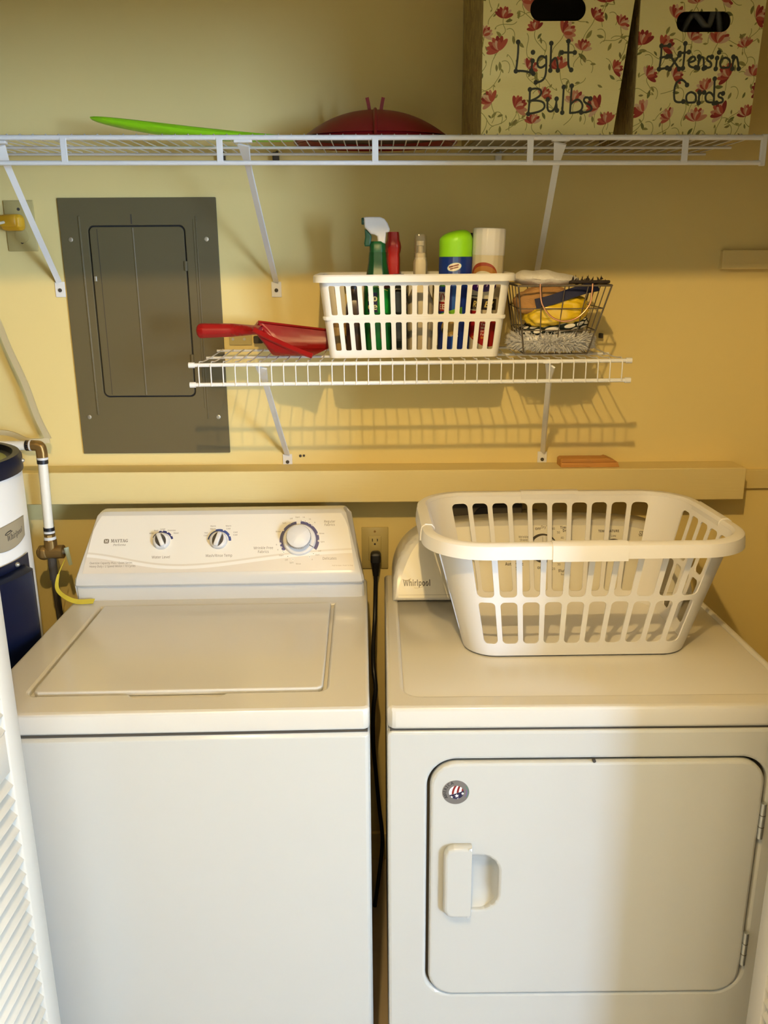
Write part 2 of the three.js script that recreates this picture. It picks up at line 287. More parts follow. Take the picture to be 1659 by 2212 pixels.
{ // lettering strokes given in crop pixels, mapped to the face canvas
  const map = (fx, fy, off) => s => ({ p: s[0].map((v, i) => i % 2 ? fy(v) : fx(v, off)), d: s[1] });
  const CW = 900, CH = 1000, FW = .30, FH = .333;
  // photo px -> face metres
  const m1 = (cx, cy) => { const px = cx / 2.443 + 980, py = cy / 2.443; return [.2045 + (px - 1043.5) / (1081 + (288 - py) / 288 * 53), 1.906 + (288 - py) / 1237.6]; };
  const m2 = (cx, cy) => { const px = cx / 2.443 + 980, py = cy / 2.443; return [.5101 - .0000224 * (290 - py) + (px - 1372 - 13 * (290 - py) / 290) / (1089 + (290 - py) / 290 * 44), 1.9028 + (290 - py) / 1237.6]; };
  const toC = (m, f0) => ([cx, cy]) => { const [X, Y] = m(cx, cy); return [(X - f0[0]) / FW * CW, CH - (Y - f0[1]) / FH * CH]; };
  const F1 = [.195, 1.89], F2 = [.495, 1.89];
  const conv = (list, c) => list.map(([p, d]) => { const o = []; for (let i = 0; i < p.length; i += 2) o.push(...c([p[i], p[i + 1]])); return { p: o, d }; });
  const c1 = toC(m1, F1), c2 = toC(m2, F2);
  const light = [[[340, 215, 346, 262, 333, 365], [0, 2]], [[333, 365, 380, 360, 425, 378], [2]], [[419, 312, 414, 362], [0, 1]], [[420, 268, 421, 269], [0]],
    [[490, 300, 470, 282, 446, 300, 444, 340, 470, 352, 490, 330], []], [[490, 288, 494, 360, 486, 405, 460, 424, 440, 424], [4]], [[515, 222, 514, 362], [0, 1]], [[514, 325, 530, 296, 550, 300, 554, 362], [3]], [[605, 212, 606, 310, 610, 350, 624, 360], [0, 3]], [[572, 270, 640, 270], [0, 1]],
    [[410, 462, 412, 520, 405, 592], [0, 2]], [[410, 462, 465, 448, 475, 500, 415, 522], []], [[415, 522, 488, 515, 492, 582, 405, 592], []], [[506, 515, 500, 572, 530, 584, 552, 550, 552, 512], [0, 4]], [[552, 540, 556, 574], [1]], [[588, 450, 584, 586], [0, 1]], [[630, 444, 625, 588], [0]], [[626, 545, 655, 505, 695, 540, 680, 588, 625, 588], []], [[730, 512, 705, 498, 690, 528, 738, 548, 738, 584, 684, 586], [0, 5]]];
  const ext = [[[1100, 232, 1102, 290, 1090, 352], [0, 2]], [[1100, 234, 1142, 230], [1]], [[1096, 292, 1132, 286], [1]], [[1090, 352, 1132, 346], [1]], [[1150, 284, 1196, 352], [0, 1]], [[1196, 280, 1146, 352], [0, 1]], [[1226, 220, 1222, 290, 1216, 348], [0, 2]], [[1198, 270, 1246, 264], [0, 1]],
    [[1246, 318, 1284, 312, 1276, 284, 1246, 296, 1246, 346, 1284, 344], [5]], [[1300, 288, 1296, 348], [0, 1]], [[1298, 318, 1312, 284, 1328, 300, 1326, 350], [3]], [[1368, 290, 1348, 282, 1340, 306, 1368, 320, 1364, 348, 1334, 346], [0, 5]], [[1396, 296, 1390, 352], [0, 1]], [[1406, 266, 1407, 267], [0]],
    [[1440, 294, 1412, 300, 1414, 348, 1440, 346, 1466, 346, 1464, 298, 1440, 294], []], [[1482, 290, 1478, 352], [0, 1]], [[1480, 320, 1492, 284, 1506, 300, 1512, 352], [3]],
    [[1240, 436, 1222, 402, 1180, 420, 1170, 480, 1178, 536, 1222, 524], [0, 5]], [[1262, 474, 1236, 480, 1238, 530, 1264, 530, 1290, 528, 1288, 478, 1262, 474], []], [[1306, 474, 1304, 532], [0, 1]], [[1304, 502, 1312, 474, 1332, 476], [2]], [[1386, 404, 1384, 534], [0, 1]], [[1384, 500, 1366, 468, 1336, 490, 1344, 534, 1384, 528], []], [[1432, 482, 1414, 474, 1404, 500, 1434, 508, 1430, 534, 1398, 532], [0, 5]]];
  const fl1 = [[260, 90], [430, 150], [580, 170], [740, 95], [875, 130], [240, 255], [680, 255], [400, 350], [850, 360], [210, 525], [340, 560], [770, 560], [480, 500], [650, 530], [430, 640], [560, 350], [820, 640], [160, 180], [360, 10], [800, 10]].map(c1);
  const fl2 = [[1170, 85], [1290, 10], [1600, 90], [1260, 200], [1400, 215], [1545, 235], [1110, 240], [1030, 390], [1170, 395], [1460, 390], [1590, 385], [1340, 460], [1010, 575], [1150, 610], [1290, 625], [1430, 590], [1560, 600], [1000, 220], [1420, 5], [1640, 470]].map(c2);
  const t1 = floralCanvas(fl1, conv(light, c1)), t2 = floralCanvas(fl2, conv(ext, c2));
  const b1 = storageBox('floral cardboard box hand-lettered Light Bulbs on the upper wire shelf', [.2062, .4692, .2025, .4975, 1.9035, 2.215, .278, .012, -.012], t1, [.2928, .3988, 2.1025, 2.1425], 1, [F1[0], F1[1], FW, FH]);
  const b2 = storageBox('floral cardboard box hand-lettered Extension Cords on the upper wire shelf', [.5098, .7405, .5022, .7425, 1.9020, 2.165, .276, .02, .0], t2, [.5745, .6790, 2.0835, 2.1185], 1, [F2[0], F2[1], FW, FH]);
  // an electrical cord bundle is glimpsed inside the right box's hand hole
  const cd = part('cord', tube([[.60, 2.085, .24], [.62, 2.125, .25], [.645, 2.10, .262], [.66, 2.135, .255], [.675, 2.09, .25], [.68, 1.98, .2], [.65, 1.934, .2], [.6, 1.930, .18], [.56, 1.931, .14], [.6, 1.933, .10]], .006, 60, 8), std(lin(.14, .13, .09), .6));
  tag(cd, 'grey cord glimpsed through the hand hole of the Extension Cords box', 'cord');
}
// ---------------------------------------------------------------- red dome and lime paddle on the upper shelf
{
  const p = onShelf(UP, -.004, .15, .001); const t = thing('red_dome', 'wide dark red plastic dome with two small prongs lying on the upper wire shelf', 'dome', p);
  t.rotation.x = UP.t;
  const A = .172, B = .135, Hh = .066, pos = [];
  const prof = r => Hh * (1 - Math.pow(r, 2.2));
  const shell = gridGeo(64, 16, (u, v) => { const a = u * Math.PI * 2, r = v; return [A * r * Math.cos(a), prof(r), -B * r * Math.sin(a)]; });
  const inner = gridGeo(64, 12, (u, v) => { const a = -u * Math.PI * 2, r = v * .985; return [A * r * Math.cos(a), prof(r) - .003, -B * r * Math.sin(a)]; });
  part('shell', [shell, inner, gridGeo(64, 1, (u, v) => { const a = u * Math.PI * 2, r = v ? .975 : 1; return [A * r * Math.cos(a), 0, -B * r * Math.sin(a)]; })], M.darkRed, t);
  part('edge_rim', tube(Array.from({ length: 40 }, (_, i) => { const a = i / 40 * Math.PI * 2; return [A * Math.cos(a), .003, B * Math.sin(a)]; }), .003, 96, 6, true), M.darkRed, t);
  part('rib', tube([[0, Hh - .001, 0.02], [0, prof(.35) + .001, B * .35], [0, prof(.7) + .001, B * .7], [0, .004, B * .98]], .004, 24, 6), M.darkRed, t);
  for (const s of [-1, 1]) part('prong', ribbon([[s * .010, Hh - .022, .006], [s * .013, Hh + .004, .006], [s * .0170, Hh + .023, .006]], .0072, .009, [0, 0, 1], 12), M.darkRed, t);
  part('dark_disc', gridGeo(48, 4, (u, v) => { const a = -u * Math.PI * 2; return [A * .95 * v * Math.cos(a), .012, -B * .95 * v * Math.sin(a) - .0]; }), M.black, t);  // black disc standing in for the shaded hollow under the dome
}
{
  const t = thing('lime_paddle', 'long lime green plastic paddle with a raised pointed end on the upper shelf', 'paddle', onShelf(UP, -.37, .16, 0));
  const L = .46; // tip at left, raised
  const g = gridGeo(60, 16, (u, v) => { const a = v * Math.PI * 2, x = -.232 + L * u; const w = .032 * Math.pow(Math.sin(Math.PI * Math.min(1, Math.max(.0, .04 + .96 * u))), .45) + .001, th = .0105 * Math.pow(Math.sin(Math.PI * Math.min(.995, Math.pow(u, .7) * .95 + .03)), .7) + .0008; const yc = .045 * Math.pow(1 - u, 1.8) + .0065 + .004 * u; return [x, yc + th * Math.sin(a), w * Math.cos(a)]; });
  part('blade', creased(g, .9), M.lime, t);
  part('centre_ridge', tube([[-.20, .050, .005], [-.1, .035, .005], [0, .0245, .005], [.1, .018, .005]], .003, 30, 6), M.lime, t);
}
// ---------------------------------------------------------------- electrical panel
{
  const t = thing('breaker_panel', 'grey metal breaker panel with a closed rounded door set in the wall', 'breaker panel', [-.567, 1.52, 0]);
  const w = .372, h = .609;
  const fs = new THREE.Shape(); rrect(fs, -w / 2, -h / 2, w / 2, h / 2, .002); const fh = new THREE.Path(); rrect(fh, -.1205, -.162, .1095, .243, .014); fs.holes.push(fh);
  part('cover_plate', extr(fs, .006, .0012), M.panelGrey, t);
  part('recess', box(.23, .405, .001, -.0055, .0405, .001), M.dark, t);
  const ds = new THREE.Shape(); rrect(ds, -.1165, -.1585, .1062, .2395, .012); const d = part('door', extr(ds, .0058, .001).translate(0, 0, .0012), M.panelGrey, t);
  part('crease', gridGeo(8, 20, (u, v) => [-.0145 + (u - .5) * .005, -.156 + v * .393, .0069 + .0011 * Math.sin(u * Math.PI)]), M.panelGrey, d);
  part('edge_fold', box(.0012, .39, .001, -.0985, .04, .0072), M.gap, d);
  part('latch', box(.006, .012, .004, -.112, .122, .0078, .001), M.screw, d);
  for (const y of [.150, -.069]) part('hinge', creased(rod(V(.106, y - .011, .0065), V(.106, y + .011, .0065), .0045, 12)), M.panelGrey, t);
  part('notch', box(.003, .022, .0012, -.0155, .2565, .0062), M.gap, t);
  for (const [x, y0, y1, r] of [[-.139, -.203, .262, .0028], [.136, -.216, .262, .0016], [.130, -.19, .255, .0014]]) part('pressed_rib', creased(new THREE.CapsuleGeometry(r, y1 - y0, 4, 10).scale(1, 1, .8).translate(x, (y0 + y1) / 2, .006)), M.panelGrey, t);
  for (const [x, y] of [[-.1626, .2115], [.159, .2110], [-.162, -.211], [.162, -.213]]) part('screw', tr(creased(new THREE.SphereGeometry(.0055, 14, 8).scale(1, .45, 1)), x, y, .0062, Math.PI / 2), M.screw, t);
}
// ---------------------------------------------------------------- outlets and plugs
{
  const t = thing('wall_outlet', 'ivory wall outlet plate near the left edge with a yellow adapter plugged in', 'outlet', [-.8455, 1.763, 0]);
  part('cover_plate', creased(box(.070, .114, .0055, 0, 0, .00275, .002)), M.ivory, t);
  for (const y of [.037, -.037]) part('screw', tr(new THREE.CylinderGeometry(.0035, .0035, .002, 12), 0, y, .0057, Math.PI / 2), M.gap, t);
  part('receptacle', tr(new THREE.CylinderGeometry(.016, .016, .003, 24), .002, -.022, .006, Math.PI / 2), M.ivory, t);
  const p = thing('plug_adapter', 'yellow plug adapter in the left wall outlet', 'plug', [-.857, 1.769, .006]);
  part('body', creased(box(.050, .036, .030, .002, 0, .016, .010, 4)), std(lin(.72, .40, .015), .45), p);
  part('end_face', creased(box(.040, .026, .012, -.001, .002, .034, .005)), std(lin(.66, .36, .015), .45), p);
  const c = part('cord', tube([[-.865, 1.768, .046], [-.882, 1.757, .075], [-.90, 1.735, .09], [-.93, 1.69, .08], [-.99, 1.64, .05], [-1.1, 1.55, .03], [-1.15, 1.35, .03], [-1.2, 1.3, .02]], .0032, 50, 8), std(lin(.72, .68, .50), .5));
  tag(c, 'thin white cord leading from the yellow plug adapter', 'cord');
}
{
  const t = thing('wall_outlet', 'ivory wall outlet plate between the washer and dryer consoles', 'outlet', [-.0145, .9575, 0]);
  part('cover_plate', creased(box(.070, .114, .0055, 0, 0, .00275, .002)), M.ivory, t);
  const rc = part('receptacle', creased(box(.034, .067, .004, 0, 0, .0060, .0015)), M.ivory, t);
  for (const y of [.018, -.018]) part('socket_slot', [box(.0022, .008, .001, -.0065, y + .005, .0082), box(.0022, .007, .001, .0065, y + .005, .0082), tr(new THREE.CylinderGeometry(.0026, .0026, .001, 10), 0, y - .006, .0082, Math.PI / 2)], M.black, rc);
  part('screw', tr(new THREE.CylinderGeometry(.003, .003, .002, 12), 0, .046, .0056, Math.PI / 2), M.brass, t);
  const p = thing('power_plug', 'black plug and cord hanging down between the washer and the dryer', 'plug', [-.0125, .9375, .0085]);
  part('plug_body', [creased(box(.028, .034, .034, 0, 0, .017, .010, 4)), creased(new THREE.CylinderGeometry(.0125, .0075, .036, 16).translate(0, -.030, .022))], M.black, p);
  part('cord', tube([[0, -.035, .022], [-.002, -.10, .024], [-.004, -.16, .05], [-.008, -.21, .11], [-.007, -.25, .16], [-.002, -.29, .18], [-.008, -.34, .19], [-.010, -.45, .17], [-.004, -.56, .14], [.004, -.68, .12], [.012, -.80, .10], [.0, -.91, .12], [-.01, -.928, .2]], .0055, 90, 10), M.black, p);
}
{ // dark box put in for the dark band below the ledge, and small plate, seen through the laundry basket
  const t = thing('dark_wall_box', 'dark box on the wall seen through the basket slots', 'receptacle', [.262, 1.055, 0]);
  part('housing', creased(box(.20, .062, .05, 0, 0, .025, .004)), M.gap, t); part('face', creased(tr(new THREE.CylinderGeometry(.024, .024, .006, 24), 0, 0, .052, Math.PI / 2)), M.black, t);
  const u = part('wall_plate', creased(box(.042, .05, .012, .388, 1.035, .006, .002)), M.ivory); tag(u, 'small tan wall plate beside the dark wall box', 'plate');
}
// ---------------------------------------------------------------- cables and pipe at left
{
  const m = std(lin(.56, .47, .26), .55);
  const c = part('flat_cable', [ribbon([[-.95, 1.64, .03], [-.9026, 1.539, .055], [-.8869, 1.4902, .06], [-.8541, 1.3962, .062], [-.8354, 1.3171, .06], [-.817, 1.2618, .055]], .0135, .006, [0, 0, 1], 40), ribbon([[-.815, 1.2595, .055], [-.84, 1.2585, .062], [-.8665, 1.2610, .065], [-.8987, 1.2760, .065], [-.9323, 1.281, .065], [-1.02, 1.262, .06], [-1.15, 1.24, .05]], .0125, .006, [0, 0, 1], 40)], m);
  tag(c, 'beige flat cable looping down the wall beside the breaker panel', 'cable');
}
{
  const t = thing('water_pipe', 'white plastic water pipe with black bands turning down through a brass elbow', 'pipe', [-.797, 1.255, .15]);
  const pm = std(lin(.80, .77, .66), .4);
  part('pipe_run', rod(V(-.50, .006, -.012), V(-.022, .0085, 0), .0111, 18), pm, t);
  const dr = part('pipe_drop', rod(V(.0, -.012, 0), V(-.005, -.205, 0), .0111, 18), std(0xffffff, .4, { map: canvas(256, 1024, (x, w, h) => { x.fillStyle = '#e9e4d2'; x.fillRect(0, 0, w, h); x.save(); x.translate(w * .53, h * .12); x.rotate(Math.PI / 2); x.fillStyle = '#6d5a3c'; x.font = '26px sans-serif'; x.fillText('CPVC 3/4 IN  SDR 11  100 PSI  180 F', 0, 0, h * .7); x.restore(); }) }), t);
  part('elbow', [creased(tube([[-.03, .0085, 0], [-.014, .0082, 0], [-.003, .006, 0], [-.0005, -.004, 0], [0, -.02, 0]], .0128, 24, 16), 1)], M.brass, t);
  for (const [a, b] of [[[-.034, .0084, 0], [-.026, .0085, 0]], [[-.0003, -.026, 0], [-.0006, -.035, 0]], [[-.0045, -.192, 0], [-.0047, -.200, 0]]]) part('black_band', rod(V(...a), V(...b), .0128, 18), M.black, t);
  for (const [a, b] of [[[-.025, .0085, 0], [-.021, .0085, 0]], [[-.0002, -.020, 0], [-.0003, -.025, 0]], [[-.0048, -.201, 0], [-.0049, -.206, 0]]]) part('white_collar', rod(V(...a), V(...b), .0132, 18), M.plasticWhite, t);
  const v = thing('brass_valve', 'brass shutoff valve with a pale lever below the white pipe', 'valve', [-.802, 1.0, .15]);
  part('valve_body', [creased(rod(V(-.028, 0, 0), V(.029, .001, 0), .0165, 20)), creased(rod(V(0, .005, 0), V(0, .030, 0), .015, 20)), creased(new THREE.SphereGeometry(.0185, 20, 14).translate(-.018, -.001, 0)), creased(rod(V(0, .030, 0), V(0, .046, 0), .0135, 8))], M.brass, v);
  part('white_collar', rod(V(0, .033, 0), V(0, .040, 0), .0142, 18), M.plasticWhite, v);
  part('stem', rod(V(.028, .001, 0), V(.040, .003, .006), .006, 12), M.steel, v);
  part('lever', creased(ribbon([[.040, .014, .008], [.042, .002, .009], [.047, -.030, .010]], s => .011 - .004 * s, .005, [.9, 0, .4], 12)), std(lin(.50, .58, .44), .4), v);
  part('lower_rod', [creased(rod(V(-.001, -.012, 0), V(-.001, -.07, 0), .010, 14)), creased(rod(V(-.001, -.065, 0), V(-.001, -.95, -.05), .008, 12))], M.gap, v);  // dark rods running down below the valve
  const tg = part('paper_tag', ribbon([[-.766, .985, .165], [-.771, .958, .20], [-.760, .938, .240], [-.732, .927, .266], [-.703, .9200, .276], [-.664, .9198, .274]], s => s < .18 ? .002 : .005 + .012 * Math.min(1, (s - .18) * 1.6), .0012, [.35, .9, .25], 40), std(lin(.66, .56, .05), .6));
  tag(tg, 'yellow paper tag hanging from the brass valve onto the washer top', 'tag');
}
// ---------------------------------------------------------------- water heater
{
  const t = thing('water_heater', 'white cylindrical water heater with dark blue cap ring and access cover', 'water heater', [-.997, 0, .40]);
  part('tank', lathe([[0, .04], [.24, .04], [.24, 1.244], [.238, 1.248], [0, 1.248]], 64), std(lin(.82, .83, .80), .35, { clearcoat: .3 }), t);
  part('cap_ring', lathe([[.238, 1.242], [.2435, 1.244], [.2435, 1.272], [.239, 1.280], [.226, 1.280], [.224, 1.268], [.2, 1.264]], 64), M.navy, t);
  part('lid', lathe([[0, 1.268], [.225, 1.266], [.225, 1.250], [0, 1.25]], 64), std(lin(.28, .33, .05), .35), t);
  for (const a of [1.9, 1.2]) part('rim_screw', creased(new THREE.SphereGeometry(.005, 12, 8).translate(Math.sin(a) * .2435, 1.262, Math.cos(a) * .2435)), M.screw, t);
  const cyl = (R, a0, a1, y0, y1, nu = 24) => gridGeo(nu, 2, (u, v) => { const a = a0 + (a1 - a0) * u; return [R * Math.sin(a), y0 + (y1 - y0) * v, R * Math.cos(a)]; });
  const badge = canvas(512, 220, (x, w, h) => {
    x.fillStyle = '#a49a80'; x.fillRect(0, 0, w, h); x.strokeStyle = '#7d745c'; x.lineWidth = 4; x.strokeRect(2, 2, w - 4, h - 4);
    x.fillStyle = '#2b2a24'; x.font = 'italic bold 66px serif'; x.fillText('Whirlpool', 226, 140, 226);
    x.strokeStyle = '#2b2a24'; x.lineWidth = 7; x.beginPath(); x.ellipse(255, 72, 42, 11, -.12, .2, 5.6); x.stroke(); x.beginPath(); x.moveTo(210, 78); x.quadraticCurveTo(260, 50, 304, 76); x.stroke();
  });
  { // rounded badge patch on the tank
    const s = new THREE.Shape(); const y0 = 1.099, y1 = 1.157; s.moveTo(1.12, y0 + .012); s.quadraticCurveTo(1.30, y0 - .006, 1.50, y0); s.quadraticCurveTo(1.60, y0 + .002, 1.675, y0 + .014); s.lineTo(1.705, y1 - .006); s.quadraticCurveTo(1.45, y1 + .010, 1.12, y1 - .012); s.closePath();
    const b = new THREE.ExtrudeGeometry(s, { depth: .002, bevelEnabled: false, curveSegments: 16 }); let g = b.toNonIndexed ? b : b; const P = g.attributes.position, U = g.attributes.uv;
    // refine by slicing: few triangles suffice because the arc is short
    for (let i = 0; i < P.count; i++) { const a = P.getX(i), y = P.getY(i), z = P.getZ(i); U.setXY(i, (a - 1.10) / .62, (y - 1.095) / .066); }
    const fine = gridGeo(20, 6, (u, v) => { const a = 1.12 + .56 * u + .025 * v * u, yb = y0 + .012 * Math.pow(2 * u - 1, 2), yt = y1 - .010 * Math.pow(1 - u, 2) - .004 * u; const R = .2415; return [R * Math.sin(a), yb + (yt - yb) * v, R * Math.cos(a)]; });
    part('badge', fine, std(0xffffff, .4, { map: badge, metalness: .25 }), t);
  }
  const cov = part('access_cover', [gridGeo(36, 6, (u, v) => { const a = .35 + (1.545 - .35) * u, e = Math.min(1, Math.min(u, 1 - u) * 14); const R = .248 + .0245 * Math.sqrt(Math.max(0, e * (2 - e))); return [R * Math.sin(a), .45 + .60 * v, R * Math.cos(a)]; }), gridGeo(36, 4, (u, v) => { const a = .35 + 1.195 * u, e = Math.min(1, Math.min(u, 1 - u) * 14), R0 = .248 + .0245 * Math.sqrt(Math.max(0, e * (2 - e))); const R = R0 + (.246 - R0) * v; return [R * Math.sin(a), 1.05 + .006 * Math.sin(v * 1.57), R * Math.cos(a)]; })], M.navy, t);
  part('cover_flange', cyl(.2445, .35, 1.66, 1.035, 1.074), M.navy, cov);
  part('screw', tr(creased(new THREE.SphereGeometry(.0055, 12, 8)), Math.sin(1.438) * .2455, 1.064, Math.cos(1.438) * .2455), M.screw, cov);
}
// ---------------------------------------------------------------- washer
{
  const wa = .0209, c = Math.cos(wa), s = Math.sin(wa), wx = -.0205, wz = .7702;
  const t = thing('washing_machine', 'white top-loading washing machine with a sloped control console', 'washing machine', [wx - .343 * c - .33 * s, 0, wz + .343 * s - .33 * c]);
  t.rotation.y = wa;
  part('cabinet', [creased(box(.686, .85, .66, 0, .442, 0, .010, 3)), box(.66, .02, .62, 0, .012, 0)], M.enamelShaded, t);
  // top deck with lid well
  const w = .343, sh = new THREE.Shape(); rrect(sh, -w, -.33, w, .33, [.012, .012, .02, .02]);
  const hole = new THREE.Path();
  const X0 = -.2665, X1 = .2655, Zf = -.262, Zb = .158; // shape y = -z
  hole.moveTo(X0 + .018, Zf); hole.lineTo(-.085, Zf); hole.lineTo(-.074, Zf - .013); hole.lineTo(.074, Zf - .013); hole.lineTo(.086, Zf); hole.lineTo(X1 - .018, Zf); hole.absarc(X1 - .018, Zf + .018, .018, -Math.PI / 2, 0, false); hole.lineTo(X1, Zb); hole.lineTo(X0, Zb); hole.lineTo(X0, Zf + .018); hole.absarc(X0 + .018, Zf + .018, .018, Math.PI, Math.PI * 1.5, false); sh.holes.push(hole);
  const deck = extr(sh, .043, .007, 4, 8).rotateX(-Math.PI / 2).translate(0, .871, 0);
  part('top_deck', deck, M.enamelLit, t);
  part('lid_well', box(.58, .004, .46, 0, .9035, .05), M.enamelLit, t);
  part('seam', box(.678, .005, .652, 0, .869, 0), M.gap, t);
  const ls = new THREE.Shape(); rrect(ls, X0 + .0065, Zf + .0045, X1 - .0065, Zb - .003, [.015, .015, .004, .004]);
  part('lid', extr(ls, .011, .004, 4, 8).rotateX(-Math.PI / 2).translate(0, .9058, 0), M.enamelLit, t);
  // console: plinth, housing, sloped face
  const prof = [[.186, .914], [.188, .949], [.1935, .953], [.1945, .958], [.190, .976], [.118, 1.0995], [.106, 1.1075], [.070, 1.105], [.066, .914]]; // in z, y ; front at v .52 -> z = -.19
  const halfW = y => .336 - .025 * Math.max(0, (y - .955) / .15) - .018 * Math.pow(Math.max(0, (y - 1.06) / .047), 2);
  const sect = []; const N = 40;
  const zOf = v => .33 - v;
  const pr = [[.527, .914], [.526, .948], [.519, .9515], [.516, .956], [.517, .970], [.5205, .9785], [.603, 1.1000], [.611, 1.1065], [.620, 1.1080], [.652, 1.104], [.658, 1.09], [.658, .914]].map(([v, y]) => [zOf(v), y]);
  const cp = []; const idx = []; const xs = [-1, -.985, -.96, -.9, -.5, 0, .5, .9, .96, .985, 1];
  xs.forEach(u => pr.forEach(([z, y]) => { const e = Math.max(0, (Math.abs(u) - .96) / .04); const inset = .009 * (1 - Math.sqrt(Math.max(0, 1 - e * e))); cp.push(u * halfW(y), y - (y > .97 ? inset * .7 : 0), z - inset); }));
  const m = pr.length; for (let i = 0; i < xs.length - 1; i++) for (let k = 0; k < m; k++) { const a = i * m + k, b = i * m + (k + 1) % m; idx.push(a, b, a + m, b, b + m, a + m); }
  const capL = [], capR = []; for (let k = 1; k < m - 1; k++) { idx.push(0, k + 1, k); const e = (xs.length - 1) * m; idx.push(e, e + k, e + k + 1); }
  let g = new THREE.BufferGeometry(); g.setAttribute('position', new THREE.Float32BufferAttribute(cp, 3)); g.setIndex(idx.map((v, i, A) => A[i])); g.computeVertexNormals();
  // orientation check: flip if normals point inwards
  const con = part('console', creased(flipIfNeeded(g), .5), M.enamelLit, t);
  // control panel print
  const PW = 2048, PH = 420, px0 = -.3165, px1 = .3165 + .0195, py0 = .981, py1 = 1.1045;
  const Xp = X => (X + .336) / .672 * PW, Yp = y => PH - (y - py0) / (py1 - py0) * PH;
  const face = canvas(PW, PH, (x) => {
    x.fillStyle = '#e2dccb'; x.fillRect(0, 0, PW, PH);
    const sw = (dy) => { x.beginPath(); x.moveTo(Xp(-.34), Yp(1.023) + dy); x.bezierCurveTo(Xp(-.24), Yp(1.022) + dy, Xp(-.19), Yp(.994) + dy, Xp(-.08), Yp(.9955) + dy); x.bezierCurveTo(Xp(.04), Yp(.997) + dy, Xp(.12), Yp(1.021) + dy, Xp(.34), Yp(1.0235) + dy); };
    sw(22); x.lineTo(PW, PH); x.lineTo(0, PH); x.closePath(); x.fillStyle = '#d5cbb7'; x.fill();
    sw(-6); x.strokeStyle = '#d4cab4'; x.lineWidth = 12; x.stroke(); sw(12); x.strokeStyle = '#e5e0d2'; x.lineWidth = 18; x.stroke();
    x.fillStyle = '#7a7266';
    const txt = (s, X, y, f, mw, al = 'center', col = '#7c6f5c') => { x.fillStyle = col; x.font = f; x.textAlign = al; x.fillText(s, Xp(X), Yp(y), mw); };
    x.fillStyle = '#6d624d'; x.beginPath(); x.roundRect(Xp(-.2725), Yp(1.0515), 36, 30, 8); x.fill(); x.fillStyle = '#e2dccb'; x.font = 'bold 26px serif'; x.textAlign = 'center'; x.fillText('M', Xp(-.2725) + 18, Yp(1.0515) + 24);
    txt('MAYTAG', -.2565, 1.0445, 'bold 31px serif', 122, 'left', '#5e5444'); txt('Performa', -.236, 1.0375, 'italic 20px serif', 90, 'center');
    txt('Water Level', -.137, 1.011, '25px sans-serif', 130); txt('Wash/Rinse Temp', -.0025, 1.0125, '25px sans-serif', 190);
    txt('Wrinkle Free', .1005, 1.0265, '25px sans-serif', 140); txt('Fabrics', .1005, 1.0188, '25px sans-serif', 90);
    txt('Regular', .2555, 1.079, '24px sans-serif', 90); txt('Fabrics', .2555, 1.0725, '24px sans-serif', 90); txt('Delicates', .2555, 1.0035, '25px sans-serif', 105);
    txt('Oversize Capacity Plus / Quiet Series', -.3005, 1.0015, '20px sans-serif', 300, 'left'); txt('Heavy Duty / 2 Speed Motor / 10 Cycles', -.3005, .9950, '20px sans-serif', 325, 'left'); txt('Pull To Start / Push To Stop', .286, .9905, '13px sans-serif', 150, 'center', '#a08a6c');
    for (const [s2, X, y] of [['Mini', -.1635, 1.0605], ['Med', -.153, 1.066], ['Large', -.1375, 1.069], ['Oversize', -.1165, 1.066], ['Reset', -.1055, 1.0605], ['Hot', -.0355, 1.0600], ['Cold', -.0355, 1.0545], ['Warm', -.0195, 1.0735], ['Warm', -.0195, 1.068], ['Warm', .0165, 1.0735], ['Cold', .0165, 1.068], ['Cold', .0335, 1.0605], ['Cold', .0335, 1.055]]) txt(s2, X, y, '15px sans-serif', 70);
    const arc = (X, y, r, a0, a1, wd, col) => { x.strokeStyle = col; x.lineWidth = wd; x.beginPath(); x.ellipse(Xp(X), Yp(y), r, r * .925, 0, a0, a1); x.stroke(); };
    arc(-.1374, 1.0448, 72, -2.7, -.25, 8, '#2a2f63'); arc(-.1374, 1.0448, 74, -1.9, -.25, 15, '#2a2f63'); arc(-.0045, 1.0448, 76, -3.0, -.1, 10, '#24407e'); arc(-.0045, 1.0448, 79, -1.9, .0, 18, '#24407e');
    for (let i = 0; i < 5; i++) { const a = -2.6 + i * .5; x.fillStyle = '#e2dccb'; x.beginPath(); x.arc(Xp(-.1374) + 80 * Math.cos(a), Yp(1.045) + 74 * Math.sin(a), 6, 0, 7); x.fill(); }
    for (let i = 0; i < 4; i++) { const a = -2.7 + i * .75; x.fillStyle = '#e2dccb'; x.beginPath(); x.arc(Xp(-.0045) + 86 * Math.cos(a), Yp(1.045) + 80 * Math.sin(a), 6, 0, 7); x.fill(); }
    const R = 130; arc(.1846, 1.044, R, -1.52, .55, 24, '#232a66'); arc(.1846, 1.044, R, -3.75, -1.75, 24, '#232a66');
    for (const a of [-1.5, -1.28, -1.05, -.85, -.3, .05, -2.1, -2.6, -3.3, -3.5, -3.7, .75, 1.0, 1.9, 2.2, 2.5]) { x.fillStyle = '#efe9da'; x.beginPath(); x.arc(Xp(.1846) + (R + 8) * Math.cos(a), Yp(1.044) + (R + 8) * Math.sin(a), 7, 0, 7); x.fill(); x.fillStyle = '#6b5f4a'; x.beginPath(); x.arc(Xp(.1846) + (R + 8) * Math.cos(a), Yp(1.044) + (R + 8) * Math.sin(a), 3, 0, 7); x.fill(); }
